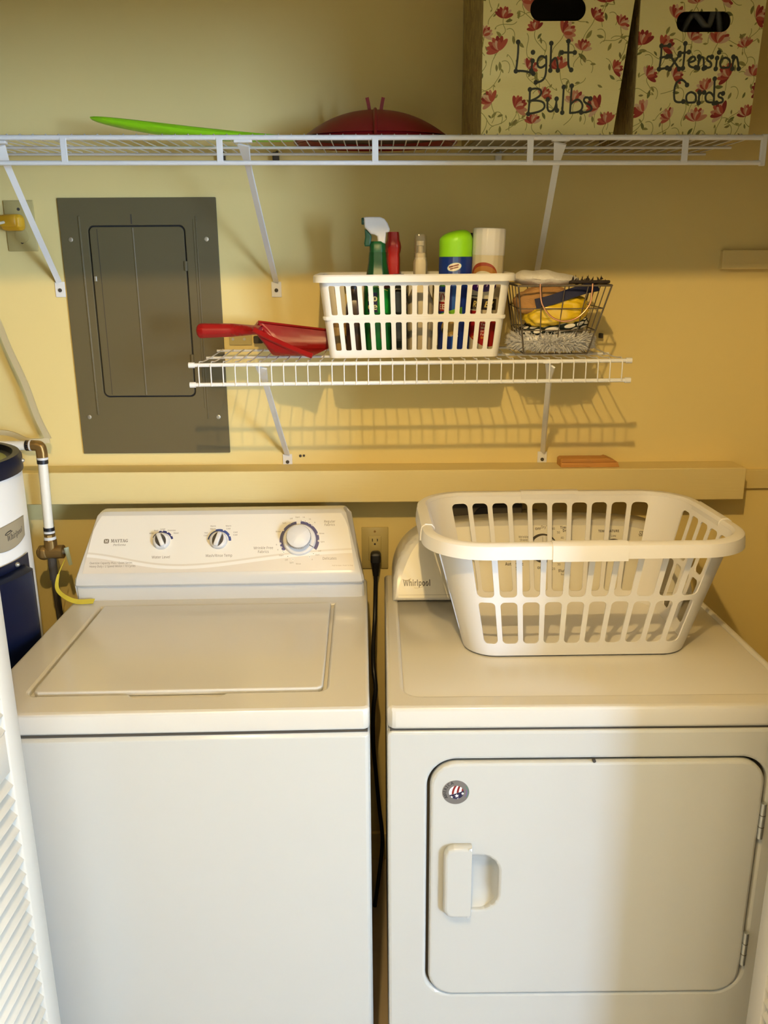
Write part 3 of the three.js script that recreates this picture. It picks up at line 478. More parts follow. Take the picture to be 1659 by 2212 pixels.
    for (const [s2, a] of [['Start', -1.67], ['Off', -1.95], ['Spin', -2.3], ['Rinse', -2.75], ['14', -1.4], ['10', -1.12], ['6', -.85], ['Rinse', -.28], ['Spin', .08], ['Off', .5], ['Start', .68], ['8', -3.32], ['6', -3.55], ['Start', 2.45], ['Off', 2.15], ['Spin', 1.9], ['Rinse', 1.6], ['4', .98]]) { x.fillStyle = '#85775f'; x.font = '15px sans-serif'; x.textAlign = 'center'; x.fillText(s2, Xp(.1846) + (R + 36) * Math.cos(a), Yp(1.044) + (R + 32) * Math.sin(a) + 5, 60); }
  });
  const fz = y => zOf(.5205 + (y - .9785) / .1215 * .0825);
  const fn = V(0, .0825, .1215).normalize();
  const fg = gridGeo(24, 8, (u, v) => { const y = .982 + v * .1165; const hw = halfW(y) - .017; const X = (u * 2 - 1) * hw; return [X + fn.x * .0009, y + fn.y * .0009, fz(y) + fn.z * .0009]; });
  { const P = fg.attributes.position, U = fg.attributes.uv; for (let i = 0; i < P.count; i++) U.setXY(i, (P.getX(i) + .336) / .672, (P.getY(i) - py0) / (py1 - py0)); }
  part('control_panel', fg, std(0xffffff, .35, { map: face }), con);
  // knobs on the face
  const place = (o, X, y, h = .001) => { o.position.set(X, y + fn.y * h, fz(y) + fn.z * h); o.quaternion.setFromUnitVectors(V(0, 0, 1), fn); };
  function smallKnob(X, y, r, rot) {
    const k = part('knob', lathe([[0, 0], [r, 0], [r * 1.02, .004], [r * .97, .010], [r * .8, .013], [0, .0135]], 40).rotateX(Math.PI / 2), M.plasticWhite, con); place(k, X, y);
    const slot = s => { const sp = new THREE.Shape(); const a = r * .78; sp.moveTo(s * r * .30, -a); sp.quadraticCurveTo(s * r * .95, 0, s * r * .30, a); sp.quadraticCurveTo(s * r * .22, 0, s * r * .30, -a); const e = new THREE.ExtrudeGeometry(sp, { depth: .0016, bevelEnabled: false, curveSegments: 12 }).translate(0, 0, .0126); e.rotateZ(rot); part('finger_recess', e, M.gap, k); };
    slot(-1); slot(1);
    part('grip', tr(creased(box(r * .52, r * 1.75, .010, 0, 0, .0160, .004)), 0, 0, 0, 0, 0, rot), M.plasticWhite, k);
  }
  smallKnob(-.1374, 1.0445, .0195, .42); smallKnob(-.0045, 1.0445, .0205, -.30);
  const dial = part('dial', lathe([[0, 0], [.038, 0], [.0385, .003], [.036, .006], [0, .006]], 48).rotateX(Math.PI / 2), M.plasticWhite, con); place(dial, .1846, 1.044);
  part('dial_knob', [lathe([[0, .006], [.026, .006], [.0275, .024], [.0285, .026], [.0275, .030], [.018, .0335], [0, .0345]], 48).rotateX(Math.PI / 2)], M.plasticWhite, dial);
  const kn = []; for (let i = 0; i < 48; i++) { const a = i / 48 * Math.PI * 2; kn.push(rod(V(.0282 * Math.cos(a), .0282 * Math.sin(a), .023), V(.0287 * Math.cos(a), .0287 * Math.sin(a), .0265), .0007, 5)); }
  part('knurling', kn, M.gap, dial);
  part('pointer', tr(box(.011, .0014, .0006, .033, 0, .0063), 0, 0, 0, 0, 0, -.55), M.gap, dial);
}
function flipIfNeeded(g) {
  const p = g.attributes.position, ix = g.index.array; let vol = 0; const a = V(), b = V(), c = V();
  for (let i = 0; i < ix.length; i += 3) { a.fromBufferAttribute(p, ix[i]); b.fromBufferAttribute(p, ix[i + 1]); c.fromBufferAttribute(p, ix[i + 2]); vol += a.dot(b.clone().cross(c)); }
  if (vol < 0) { for (let i = 0; i < ix.length; i += 3) { const q = ix[i]; ix[i] = ix[i + 1]; ix[i + 1] = q; } g.index.needsUpdate = true; }
  g.computeVertexNormals(); return g;
}
// ---------------------------------------------------------------- dryer
{
  const cx = .3777, cz = .431; const t = thing('clothes_dryer', 'white front-loading clothes dryer with a side-hinged door and rounded console', 'dryer', [cx, 0, cz]);
  const w = .737, hw = w / 2, zf = .771 - cz, zb = .09 - cz;
  part('cabinet', [creased(box(w, .85, zf - zb - .03, 0, .4425, (zf - .03 + zb) / 2, .006)), box(w - .004, .02, .03, 0, .028, zf - .03), box(w - .004, .05, .03, 0, .843, zf - .03), box(.06, .84, .03, -hw + .032, .44, zf - .03), box(.05, .84, .03, hw - .027, .44, zf - .03), box(w - .03, .02, .6, 0, .012, 0)], M.enamelShaded, t);
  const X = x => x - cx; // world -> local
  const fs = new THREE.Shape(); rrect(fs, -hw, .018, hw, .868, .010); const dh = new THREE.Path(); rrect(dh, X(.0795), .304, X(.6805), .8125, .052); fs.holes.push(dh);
  part('front_panel', extr(fs, .022, .006, 4, 14).translate(0, 0, zf - .022), M.enamelShaded, t);
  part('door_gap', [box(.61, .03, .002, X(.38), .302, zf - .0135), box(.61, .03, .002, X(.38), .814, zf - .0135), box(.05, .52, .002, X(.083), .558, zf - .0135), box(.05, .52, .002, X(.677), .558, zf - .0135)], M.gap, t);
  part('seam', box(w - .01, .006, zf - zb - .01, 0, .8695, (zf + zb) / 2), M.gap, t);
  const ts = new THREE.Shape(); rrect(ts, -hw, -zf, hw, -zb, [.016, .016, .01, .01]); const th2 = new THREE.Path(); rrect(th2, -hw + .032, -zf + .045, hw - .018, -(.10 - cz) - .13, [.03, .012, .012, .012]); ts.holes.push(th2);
  part('top_panel', [extr(ts, .043, .008, 5, 8).rotateX(-Math.PI / 2).translate(0, .871, 0)], M.enamelLit, t);
  part('top_inset', creased(box(w - .046, .012, zf - zb - .16, .007, .9055, .055, .004)), M.enamelLit, t);
  // door
  const ds = new THREE.Shape(); rrect(ds, X(.0845), .308, X(.6755), .8080, .048); const pk = new THREE.Path(); const PX0 = X(.140), PX1 = X(.2105), PY0 = .502, PY1 = .617; rrect(pk, PX0, PY0, PX1, PY1, [.004, .034, .034, .004]); ds.holes.push(pk);
  const door = part('door', extr(ds, .020, .006, 4, 14).translate(0, 0, zf - .016), M.enamelShaded, t);
  const pocket = gridGeo(48, 10, (u, v) => { // rounded pocket bowl
    const a = u * Math.PI * 2, pcx = (PX0 + PX1) / 2, pcy = (PY0 + PY1) / 2, A = (PX1 - PX0) / 2 + .0015, B = (PY1 - PY0) / 2 + .0015, ca = Math.cos(a), sa = Math.sin(a), k = Math.pow(Math.pow(Math.abs(ca), 4.2) + Math.pow(Math.abs(sa), 4.2), -1 / 4.2), r = 1 - v;
    return [pcx + A * k * ca * r, pcy + B * k * sa * r, zf - .001 - .024 * (1 - Math.pow(r, 3))]; });
  part('handle_pocket', pocket, M.enamelShaded, door);
  const hs = new THREE.Shape(); rrect(hs, X(.1095), .4955, X(.1605), .6455, [.020, .001, .001, .020]);
  part('handle', extr(hs, .019, .007, 5, 10).translate(0, 0, zf + .001), M.enamelShaded, door);
  part('door_catch', tr(new THREE.CylinderGeometry(.003, .003, .006, 10), X(.371), .8095, zf + .001, Math.PI / 2), M.gap, door);
  for (const y of [.686, .408]) { const hg = part('hinge', rod(V(X(.6785), y - .036, zf + .004), V(X(.6785), y + .036, zf + .004), .0048, 12), M.steel, t); for (const dy of [-.012, .012]) part('knuckle_joint', rod(V(X(.6785), y + dy - .0006, zf + .004), V(X(.6785), y + dy + .0006, zf + .004), .0051, 12), M.gap, hg); }
  // round sticker
  const st = canvas(512, 512, (x) => {
    x.fillStyle = '#6d6a66'; x.beginPath(); x.arc(256, 256, 256, 0, 7); x.fill();
    x.strokeStyle = '#4c7a66'; x.lineWidth = 20; x.beginPath(); x.arc(256, 256, 228, -.6, .5); x.stroke(); x.strokeStyle = '#6e4f86'; x.beginPath(); x.arc(256, 256, 210, -.3, .5); x.stroke();
    for (const [ch, a] of [['A', 2.62], ['M', 2.90], ['E', 3.22], ['R', 3.50], ['I', 3.76], ['C', 4.02], ['A', 4.36]]) { x.save(); x.translate(256 + 208 * Math.cos(a), 256 + 208 * Math.sin(a)); x.rotate(a + Math.PI / 2); x.fillStyle = '#18181c'; x.font = 'bold 84px sans-serif'; x.textAlign = 'center'; x.fillText(ch, 0, 28); x.restore(); }
    x.save(); x.beginPath(); x.arc(268, 258, 142, 0, 7); x.clip(); x.fillStyle = '#f4efe4'; x.fillRect(0, 0, 512, 512);
    x.strokeStyle = '#7c1512'; x.lineWidth = 40; for (const dx of [0, 92, 184]) { x.beginPath(); x.moveTo(200 + dx, 330); x.quadraticCurveTo(190 + dx, 200, 270 + dx * .8, 90); x.stroke(); }
    x.fillStyle = '#f4efe4'; x.beginPath(); x.moveTo(100, 325); x.lineTo(430, 225); x.lineTo(430, 430); x.lineTo(100, 430); x.fill();
    x.fillStyle = '#14143c'; x.beginPath(); x.moveTo(100, 318); x.quadraticCurveTo(270, 290, 420, 212); x.lineTo(420, 250); x.quadraticCurveTo(400, 380, 280, 400); x.quadraticCurveTo(160, 400, 100, 340); x.fill();
    const star = (sx, sy, r) => { x.fillStyle = '#f4efe4'; x.beginPath(); for (let i = 0; i < 10; i++) { const a = -Math.PI / 2 + i * Math.PI / 5 - .15, q = i % 2 ? r * .42 : r; x.lineTo(sx + q * Math.cos(a), sy + q * Math.sin(a)); } x.fill(); };
    star(278, 332, 46); star(176, 362, 38); star(390, 284, 36); star(300, 400, 24); x.restore();
  });
  const stk = new THREE.CircleGeometry(.0238, 48); const sk = part('round_sticker', [stk.translate(.1296, .7505, .7756), new THREE.CylinderGeometry(.0238, .0238, .0004, 40).rotateX(Math.PI / 2).translate(.1296, .7505, .7753)], std(0xffffff, .35, { map: st }));
  tag(sk, 'round grey sticker with flag stripes and stars on the dryer door', 'sticker');
  // console with domed outline
  const cs = new THREE.Shape(); const L = X(.0272), Rr = X(.7275), yb = .9135;
  cs.moveTo(L, yb); cs.lineTo(Rr, yb); cs.lineTo(X(.7265), .945); cs.bezierCurveTo(X(.722), 1.02, X(.688), 1.062, X(.628), 1.0735); cs.bezierCurveTo(X(.54), 1.088, X(.215), 1.088, X(.125), 1.0675); cs.bezierCurveTo(X(.068), 1.052, X(.032), 1.01, X(.0282), .945); cs.closePath();
  const ce = new THREE.ExtrudeGeometry(cs, { depth: 1, steps: 1, bevelEnabled: true, bevelSize: .010, bevelOffset: -.010, bevelThickness: .012, bevelSegments: 5, curveSegments: 24 });
  { const P = ce.attributes.position; for (let i = 0; i < P.count; i++) { const y = P.getY(i), z = P.getZ(i); const front = .277 - .58 * (y - .918) - cz, back = .125 - cz; let nz; if (z >= 1) nz = front + (z - 1.012); else if (z > .5) nz = front - .012; else nz = back + Math.max(-.012, z); P.setZ(i, nz); } ce.computeVertexNormals(); }
  const con = part('console', creased(ce, .45), M.enamelLit, t);
  const f = canvas(2048, 512, (x, PW, PH) => {
    const Xp = v => (v - .0272) / .7003 * PW, Yp = v => PH - (v - .9135) / .175 * PH;
    x.fillStyle = '#e4dec9'; x.fillRect(0, 0, PW, PH);
    x.fillStyle = '#b9b09a'; x.fillRect(0, Yp(.9285), PW, 3);
    const tx = (s, a, b, fnt, mw, al = 'center') => { x.fillStyle = '#3a3429'; x.font = fnt; x.textAlign = al; x.fillText(s, Xp(a), Yp(b), mw); };
    tx('Whirlpool', .0525, .9460, 'bold 50px sans-serif', 186, 'left'); x.strokeStyle = '#8a7350'; x.lineWidth = 4; x.beginPath(); x.moveTo(Xp(.051), Yp(.960)); x.quadraticCurveTo(Xp(.060), Yp(.9545), Xp(.070), Yp(.961)); x.stroke(); x.beginPath(); x.ellipse(Xp(.092), Yp(.952), 56, 26, -.3, .3, 2.6); x.strokeStyle = '#cabf9f'; x.stroke();
    tx('OFF', .374, 1.0600, 'bold 22px sans-serif', 60); tx('Heavy', .387, 1.0695, '22px sans-serif', 60); tx('Dry', .387, 1.0635, '22px sans-serif', 60); tx('Wrinkle', .3385, 1.0435, '20px sans-serif', 70); tx('Shield', .3385, 1.037, '20px sans-serif', 70);
    tx('Timed', .4385, 1.0620, 'bold 23px sans-serif', 70); tx('Dry', .4385, 1.0555, 'bold 23px sans-serif', 70); tx('60', .4105, 1.0605, '20px sans-serif', 40); tx('50', .422, 1.0525, '20px sans-serif', 40); tx('40', .430, 1.041, '20px sans-serif', 40);
    tx('TEMPERATURE', .5416, 1.0545, 'bold 21px sans-serif', 150); tx('Low', .5517, 1.0445, '20px sans-serif', 50); tx('CYCLE', .6245, 1.0515, 'bold 21px sans-serif', 80); tx('SIGNAL', .6245, 1.0455, 'bold 21px sans-serif', 80);
    tx('Automatic', .3135, .9865, 'bold 25px sans-serif', 130); tx('Dry', .3135, .979, 'bold 25px sans-serif', 60); tx('OFF', .3737, .9785, 'bold 22px sans-serif', 60); tx('20', .405, .9770, '20px sans-serif', 40); tx('30', .418, .986, '20px sans-serif', 40); tx('Fluff', .4255, .9715, 'bold 25px sans-serif', 80); tx('No Heat', .432, .9655, '18px sans-serif', 80);
  });
  const fy = y => .277 - .58 * (y - .918) - cz + .0008;
  // inset printed face following the dome outline
  const topY = Xw => { const u = Math.min(1, Math.abs(Xw - .377) / .345); return 1.082 - .006 * u * u - .155 * Math.pow(u, 9); };
  const fg = gridGeo(60, 10, (u, v) => { const xw = .377 + (u * 2 - 1) * .336; const y0 = .922, y1 = Math.max(y0 + .004, topY(xw) - .012); const y = y0 + (y1 - y0) * v; return [xw - cx, y, fy(y)]; });
  { const P = fg.attributes.position, U = fg.attributes.uv; for (let i = 0; i < P.count; i++) U.setXY(i, (P.getX(i) + cx - .0272) / .7003, (P.getY(i) - .9135) / .175); }
  part('control_panel', fg, std(0xffffff, .35, { map: f }), con);
  const fn = V(0, .5, .866).normalize();
  const knob = (xw, y, r) => { const b = part('knob_ring', lathe([[r * .8, 0], [r * 1.18, 0], [r * 1.2, .004], [r * .95, .005]], 40).rotateX(Math.PI / 2), M.gap, con); b.position.set(xw - cx, y, fy(y)); b.quaternion.setFromUnitVectors(V(0, 0, 1), fn); part('knob', [lathe([[0, .002], [r, .002], [r * .95, .016], [r * .8, .019], [0, .0195]], 40).rotateX(Math.PI / 2), creased(box(r * .3, r * 1.7, .012, 0, 0, .022, .003))], M.plasticWhite, b); };
  knob(.383, 1.0215, .029); knob(.550, 1.018, .021); knob(.652, 1.018, .018);
}
// ---------------------------------------------------------------- slotted baskets
function slottedTub(o) {
  const { w0, d0, r0, w1, d1, r1, h, th, slots, rim, floorY = .006 } = o;
  const wm = (w0 + w1) / 2, dm = (d0 + d1) / 2, rm = (r0 + r1) / 2, q = Math.PI / 2 * rm;
  const segs = [wm - 2 * rm, q, dm - 2 * rm, q, wm - 2 * rm, q, dm - 2 * rm, q], Lt = segs.reduce((a, b) => a + b, 0);
  function path(s, w, d, r) { // s in metres of the middle perimeter, s = 0 at the centre of the front, going right
    s = ((s + segs[0] / 2) % Lt + Lt) % Lt; let k = 0; while (k < 7 && s > segs[k]) { s -= segs[k]; k++; } const f = s / segs[k]; const a = w / 2 - r, b = d / 2 - r;
    const C = [[a, b], [a, -b], [-a, -b], [-a, b]]; // x, z corner centres: FR, BR, BL, FL
    if (k % 2) { const c = C[(k - 1) / 2], a0 = Math.PI / 2 - ((k - 1) / 2) * Math.PI / 2, an = a0 - f * Math.PI / 2; return [c[0] + r * Math.cos(an), c[1] + r * Math.sin(an)]; }
    if (k === 0) return [-a + 2 * a * f, d / 2]; if (k === 2) return [w / 2, b - 2 * b * f]; if (k === 4) return [a - 2 * a * f, -d / 2]; return [-w / 2, -b + 2 * b * f];
  }
  const at = (s, y, off) => { const t = y / h, L = (A, B) => A + (B - A) * t; const p = path(s, L(w0, w1) - 2 * off, L(d0, d1) - 2 * off, Math.max(.002, L(r0, r1) - off)); return [p[0], y, p[1]]; };
  const tris = [], walls = []; // 2D
  const rows = slots.rows, m = slots.margin, sw = slots.w;
  const cols = []; for (const [c, n, pitch] of slots.sets) for (let i = 0; i < n; i++) cols.push(((c + (i - (n - 1) / 2) * pitch) % Lt + Lt) % Lt);
  cols.sort((a, b) => a - b);
  const quad = (s0, s1, y0, y1, ns) => { for (let i = 0; i < ns; i++) { const a = s0 + (s1 - s0) * i / ns, b = s0 + (s1 - s0) * (i + 1) / ns; tris.push([a, y0], [b, y0], [b, y1], [a, y0], [b, y1], [a, y1]); } };
  const yb = [0]; for (const [a, b] of rows) yb.push(a - m, b + m); yb.push(h);
  for (let i = 0; i < cols.length; i++) {
    const c = cols[i], s0 = c - sw / 2 - m, s1 = c + sw / 2 + m, nx = (i + 1 < cols.length ? cols[i + 1] : cols[0] + Lt) - sw / 2 - m;
    quad(s1, nx, 0, h, Math.max(1, Math.ceil((nx - s1) / .012)));
    for (let k = 0; k + 1 < yb.length; k++) {
      if (k % 2 === 0) { if (yb[k + 1] - yb[k] > 1e-5) quad(s0, s1, yb[k], yb[k + 1], 4); continue; }
      const y0 = yb[k], y1 = yb[k + 1], R = slots.r, hx0 = s0 + m, hx1 = s1 - m, hy0 = y0 + m, hy1 = y1 - m, inn = [], out = [];
      const edge = (x0, yy0, x1, yy1, ox0, oy0, ox1, oy1, n) => { for (let j = 0; j < n; j++) { const f = j / n; inn.push([x0 + (x1 - x0) * f, yy0 + (yy1 - yy0) * f]); out.push([ox0 + (ox1 - ox0) * f, oy0 + (oy1 - oy0) * f]); } };
      const arcp = (cx, cy, a0, pa, pc, pb) => { for (let j = 0; j < 6; j++) { const f = j / 6, a = a0 + f * Math.PI / 2; inn.push([cx + R * Math.cos(a), cy + R * Math.sin(a)]); const P = f < .5 ? [pa[0] + (pc[0] - pa[0]) * f * 2, pa[1] + (pc[1] - pa[1]) * f * 2] : [pc[0] + (pb[0] - pc[0]) * (f * 2 - 1), pc[1] + (pb[1] - pc[1]) * (f * 2 - 1)]; out.push(P); } };
      edge(hx0 + R, hy0, hx1 - R, hy0, hx0 + R, y0, hx1 - R, y0, 2); arcp(hx1 - R, hy0 + R, -Math.PI / 2, [hx1 - R, y0], [s1, y0], [s1, hy0 + R]);
      edge(hx1, hy0 + R, hx1, hy1 - R, s1, hy0 + R, s1, hy1 - R, 2); arcp(hx1 - R, hy1 - R, 0, [s1, hy1 - R], [s1, y1], [hx1 - R, y1]);
      edge(hx1 - R, hy1, hx0 + R, hy1, hx1 - R, y1, hx0 + R, y1, 2); arcp(hx0 + R, hy1 - R, Math.PI / 2, [hx0 + R, y1], [s0, y1], [s0, hy1 - R]);
      edge(hx0, hy1 - R, hx0, hy0 + R, s0, hy1 - R, s0, hy0 + R, 2); arcp(hx0 + R, hy0 + R, Math.PI, [s0, hy0 + R], [s0, y0], [hx0 + R, y0]);
      const n = inn.length; for (let j = 0; j < n; j++) { const l = (j + 1) % n; tris.push(out[j], out[l], inn[l], out[j], inn[l], inn[j]); walls.push([inn[j], inn[l]]); }
    }
  }
  const pos = []; const put = (p, off) => pos.push(...at(p[0], p[1], off));
  for (let i = 0; i < tris.length; i += 3) { put(tris[i], 0); put(tris[i + 1], 0); put(tris[i + 2], 0); put(tris[i], th); put(tris[i + 2], th); put(tris[i + 1], th); }
  for (const [a, b] of walls) { put(a, 0); put(b, 0); put(b, th); put(a, 0); put(b, th); put(a, th); }
  let g = new THREE.BufferGeometry(); g.setAttribute('position', new THREE.Float32BufferAttribute(pos, 3)); g = mergeVertices(g, 1e-5); g.computeVertexNormals(); g = toCreasedNormals(g, .55);
  // swept rim
  const sweep = (prof, s0, s1, n) => { const P = [], I = [], k = prof.length; for (let i = 0; i <= n; i++) { const s = s0 + (s1 - s0) * i / n; for (const [off, y] of prof) { const p = path(s, w1 + 2 * off, d1 + 2 * off, r1 + off); P.push(p[0], y, p[1]); } if (i < n) for (let j = 0; j < k; j++) { const a = i * k + j, b = i * k + (j + 1) % k; I.push(a, b, a + k, b, b + k, a + k); } }
    if (s1 - s0 < Lt - 1e-4) { for (let j = 1; j < k - 1; j++) { I.push(0, j + 1, j); const e = n * k; I.push(e, e + j, e + j + 1); } }
    const gg = new THREE.BufferGeometry(); gg.setAttribute('position', new THREE.Float32BufferAttribute(P, 3)); gg.setIndex(I); return toCreasedNormals(flipIfNeeded(gg), .7); };
  const fsh = new THREE.Shape(); { const n = 64; for (let i = 0; i < n; i++) { const p = path(Lt * i / n, w0 - th, d0 - th, r0); i ? fsh.lineTo(p[0], -p[1]) : fsh.moveTo(p[0], -p[1]); } fsh.closePath(); }
  const floorG = new THREE.ExtrudeGeometry(fsh, { depth: .003, bevelEnabled: false }).rotateX(-Math.PI / 2).translate(0, floorY - .003, 0);
  // rounded lower edge
  return { wall: g, floor: toCreasedNormals(floorG, .5), sweep, Lt, segs };
}
{ // big laundry basket on the dryer
  const t = thing('laundry_basket', 'large white plastic laundry basket with two rows of slots on the dryer', 'laundry basket', [.388, .9155, .4345]);
  t.rotation.y = .012;
  const P = { w0: .446, d0: .272, r0: .062, w1: .576, d1: .378, r1: .095, h: .246, th: .0028 };
  const mid = (P.w0 + P.w1) / 2, dm = (P.d0 + P.d1) / 2, rm = (P.r0 + P.r1) / 2, q = Math.PI / 2 * rm, sw = mid - 2 * rm, sd = dm - 2 * rm, half = sw / 2 + q + sd / 2;
  const B = slottedTub({ ...P, slots: { w: .0325, r: .009, margin: .0028, rows: [[.028, .1215], [.1325, .226]], sets: [[.0, 10, .0425], [half, 5, .0425], [sw + 2 * q + sd, 10, .0425], [-half, 5, .0425]] } });
  part('body', B.wall, M.basket, t); part('bottom', B.floor, M.basket, t);
  part('rim', B.sweep([[-.004, .232], [-.004, .244], [.001, .2495], [.012, .2505], [.0185, .246], [.0205, .236], [.0215, .222], [.0195, .222], [.017, .236], [.013, .243], [.003, .243], [-.001, .236]], 0, B.Lt, 160), M.basket, t);
  const grip = (c, w) => part('grip', B.sweep([[-.0055, .230], [-.0055, .2455], [.0, .2515], [.0125, .2526], [.0205, .247], [.0228, .236], [.0238, .2185], [.0195, .2185], [.016, .236], [.012, .240], [.003, .240], [-.001, .234]], c - w / 2, c + w / 2, 24), M.basket, t);
  grip(-.012, .125); grip(half + .01, .12); grip(sw + 2 * q + sd, .12); grip(-half, .13);
  part('foot_edge', B.sweep([[0, 0]].length ? (() => { const dw = -(P.w1 - P.w0) / 2; return [[dw - .010, .0], [dw - .004, .0005], [dw + .001, .006], [dw + .002, .014], [dw - .003, .014], [dw - .008, .006]]; })() : [], 0, B.Lt, 120), M.basket, t).visible = false;
  t.remove(t.children[t.children.length - 1]);
}
{ // small basket of cleaning supplies on the lower shelf
  const p = onShelf(LO, .0765, .155, .0015);
  const t = thing('plastic_basket', 'small white slotted plastic basket of cleaning bottles on the lower shelf', 'basket', p); t.rotation.set(LO.t, 0, LO.roll);
  const P = { w0: .368, d0: .185, r0: .018, w1: .406, d1: .215, r1: .022, h: .170, th: .0022 };
  const mid = (P.w0 + P.w1) / 2, dm = (P.d0 + P.d1) / 2, rm = (P.r0 + P.r1) / 2, q = Math.PI / 2 * rm, sw = mid - 2 * rm, sd = dm - 2 * rm, half = sw / 2 + q + sd / 2;
  const B = slottedTub({ ...P, slots: { w: .0128, r: .003, margin: .0015, rows: [[.0165, .0755], [.0915, .1515]], sets: [[0, 16, .0225], [half, 7, .0225], [sw + 2 * q + sd, 16, .0225], [-half, 7, .0225]] } });
  part('body', B.wall, M.basketSmall, t); part('bottom', B.floor, M.basketSmall, t);
  part('rim', B.sweep([[-.003, .160], [-.003, .171], [.0, .1735], [.008, .1738], [.011, .171], [.0115, .1585], [.0095, .1585], [.008, .168], [.001, .168]], 0, B.Lt, 120), M.basketSmall, t);
  part('middle_band', B.sweep([[-.0095, .0815], [-.0075, .0805], [-.0062, .083], [-.0062, .087], [-.0075, .0885], [-.0095, .0885]].map(([a, b]) => [a - .0005, b]), 0, B.Lt, 100), M.basketSmall, t);
}
// bottles standing in the small basket
function inBasket(x, z) { return onShelf(LO, x, z, .0095); }
function bottle(name, label, x, z, cat = 'bottle') { const t = thing(name, label, cat, inBasket(x, z)); t.rotation.x = LO.t; return t; }
const lb = (w, h, f) => std(0xffffff, .4, { map: canvas(w, h, f) });
{ // green spray bottle
  const t = bottle('spray_bottle', 'green spray bottle with a white trigger head in the white slotted basket', -.001, .185);
  const lab = lb(1024, 1024, (x, w, h) => {
    x.fillStyle = '#0d4a1c'; x.fillRect(0, 0, w, h); x.fillStyle = '#0f6a24'; x.fillRect(w * .3, 0, w * .4, h); x.translate(0, -h * .125);
    x.fillStyle = '#3d1a12'; x.fillRect(w * .5, h * .04, w * .2, h * .24); x.strokeStyle = '#b4886a'; x.lineWidth = 6; for (let i = 0; i < 4; i++) { x.beginPath(); x.moveTo(w * .51, h * (.08 + .05 * i)); x.lineTo(w * .6, h * (.06 + .05 * i)); x.stroke(); }
    x.fillStyle = '#0d9c2c'; x.beginPath(); x.moveTo(w * .505, h * .27); x.lineTo(w * .62, h * .31); x.lineTo(w * .62, h * .60); x.lineTo(w * .505, h * .60); x.fill(); x.strokeStyle = '#c9d44a'; x.lineWidth = 12; x.beginPath(); x.moveTo(w * .5, h * .26); x.lineTo(w * .62, h * .31); x.stroke();
    x.fillStyle = '#1c1030'; x.fillRect(w * .375, h * .33, w * .115, h * .26); x.fillStyle = '#e8d98a'; x.font = 'bold 120px sans-serif'; x.fillText('no', w * .375, h * .445, w * .12); x.fillText('ee', w * .375, h * .555, w * .12);
    x.fillStyle = '#8f9a2c'; x.fillRect(w * .36, h * .62, w * .3, h * .08); x.fillStyle = '#5d3522'; x.beginPath(); x.roundRect(w * .40, h * .80, 40, 150, 18); x.fill(); x.beginPath(); x.roundRect(w * .52, h * .80, 44, 150, 18); x.fill();
  });
  part('bottle_body', lathe([[0, 0], [.030, 0], [.032, .003], [.032, .125], [.030, .142], [.026, .160]], 40), lab, t);
  part('shoulder', lathe([[.026, .160], [.023, .175], [.0205, .190], [.0195, .206], [.019, .210], [0, .210]], 32), std(lin(.004, .065, .014), .2), t);
  part('collar', lathe([[.015, .208], [.0175, .210], [.0175, .226], [.013, .232], [0, .232]], 28), std(lin(.004, .09, .022), .4), t);
  const k = .000292, sx = v => (v - 600) * k, sy = v => .2165 + (300 - v) * k;
  const mk = (pts, d, b) => { const s = new THREE.Shape(); pts.forEach(([a, c], i) => i ? s.lineTo(sx(a), sy(c)) : s.moveTo(sx(a), sy(c))); s.closePath(); return extr(s, d, b, 3).translate(0, 0, -d / 2); };
  part('spray_head', mk([[500, 82], [520, 78], [620, 79], [650, 92], [675, 125], [690, 165], [684, 182], [662, 188], [655, 262], [602, 262], [596, 212], [575, 200], [548, 196], [520, 165], [505, 150]], .022, .004), M.plasticWhite, t);
  part('nozzle', creased(box(.006, .014, .014, sx(493), sy(108), 0, .002)), std(lin(.01, .06, .03), .4), t);
  part('trigger', mk([[505, 160], [522, 168], [552, 202], [556, 216], [548, 282], [505, 282], [500, 262], [508, 215]], .012, .003), std(lin(.005, .07, .03), .4), t);
}
{
  const t = bottle('red_cap_bottle', 'dark bottle with a bulbous red cap behind the green spray bottle', .034, .115);
  part('bottle_body', lathe([[0, 0], [.026, 0], [.027, .003], [.027, .125], [.020, .150], [.013, .158], [.013, .163], [0, .163]], 32), std(lin(.008, .011, .008), .15, { clearcoat: .6 }), t);
  part('cap', lathe([[0, .160], [.0150, .160], [.0150, .196], [.0142, .205], [.0165, .212], [.0176, .220], [.0165, .228], [.0142, .235], [.0134, .245], [.0124, .252], [0, .2525]], 32), std(lin(.55, .02, .015), .3), t);
}
{
  const t = bottle('dark_bottle', 'glossy black bottle standing right of the green spray bottle', .044, .192);
  part('bottle_body', lathe([[0, 0], [.0205, 0], [.0215, .003], [.0215, .125], [.018, .140], [.0105, .150], [.0105, .160], [0, .160]], 32), std(lin(.006, .009, .007), .12, { clearcoat: .8, clearcoatRoughness: .05 }), t);
  part('cap', lathe([[0, .150], [.0118, .150], [.0118, .1645], [0, .1650]], 24), M.black, t);
}
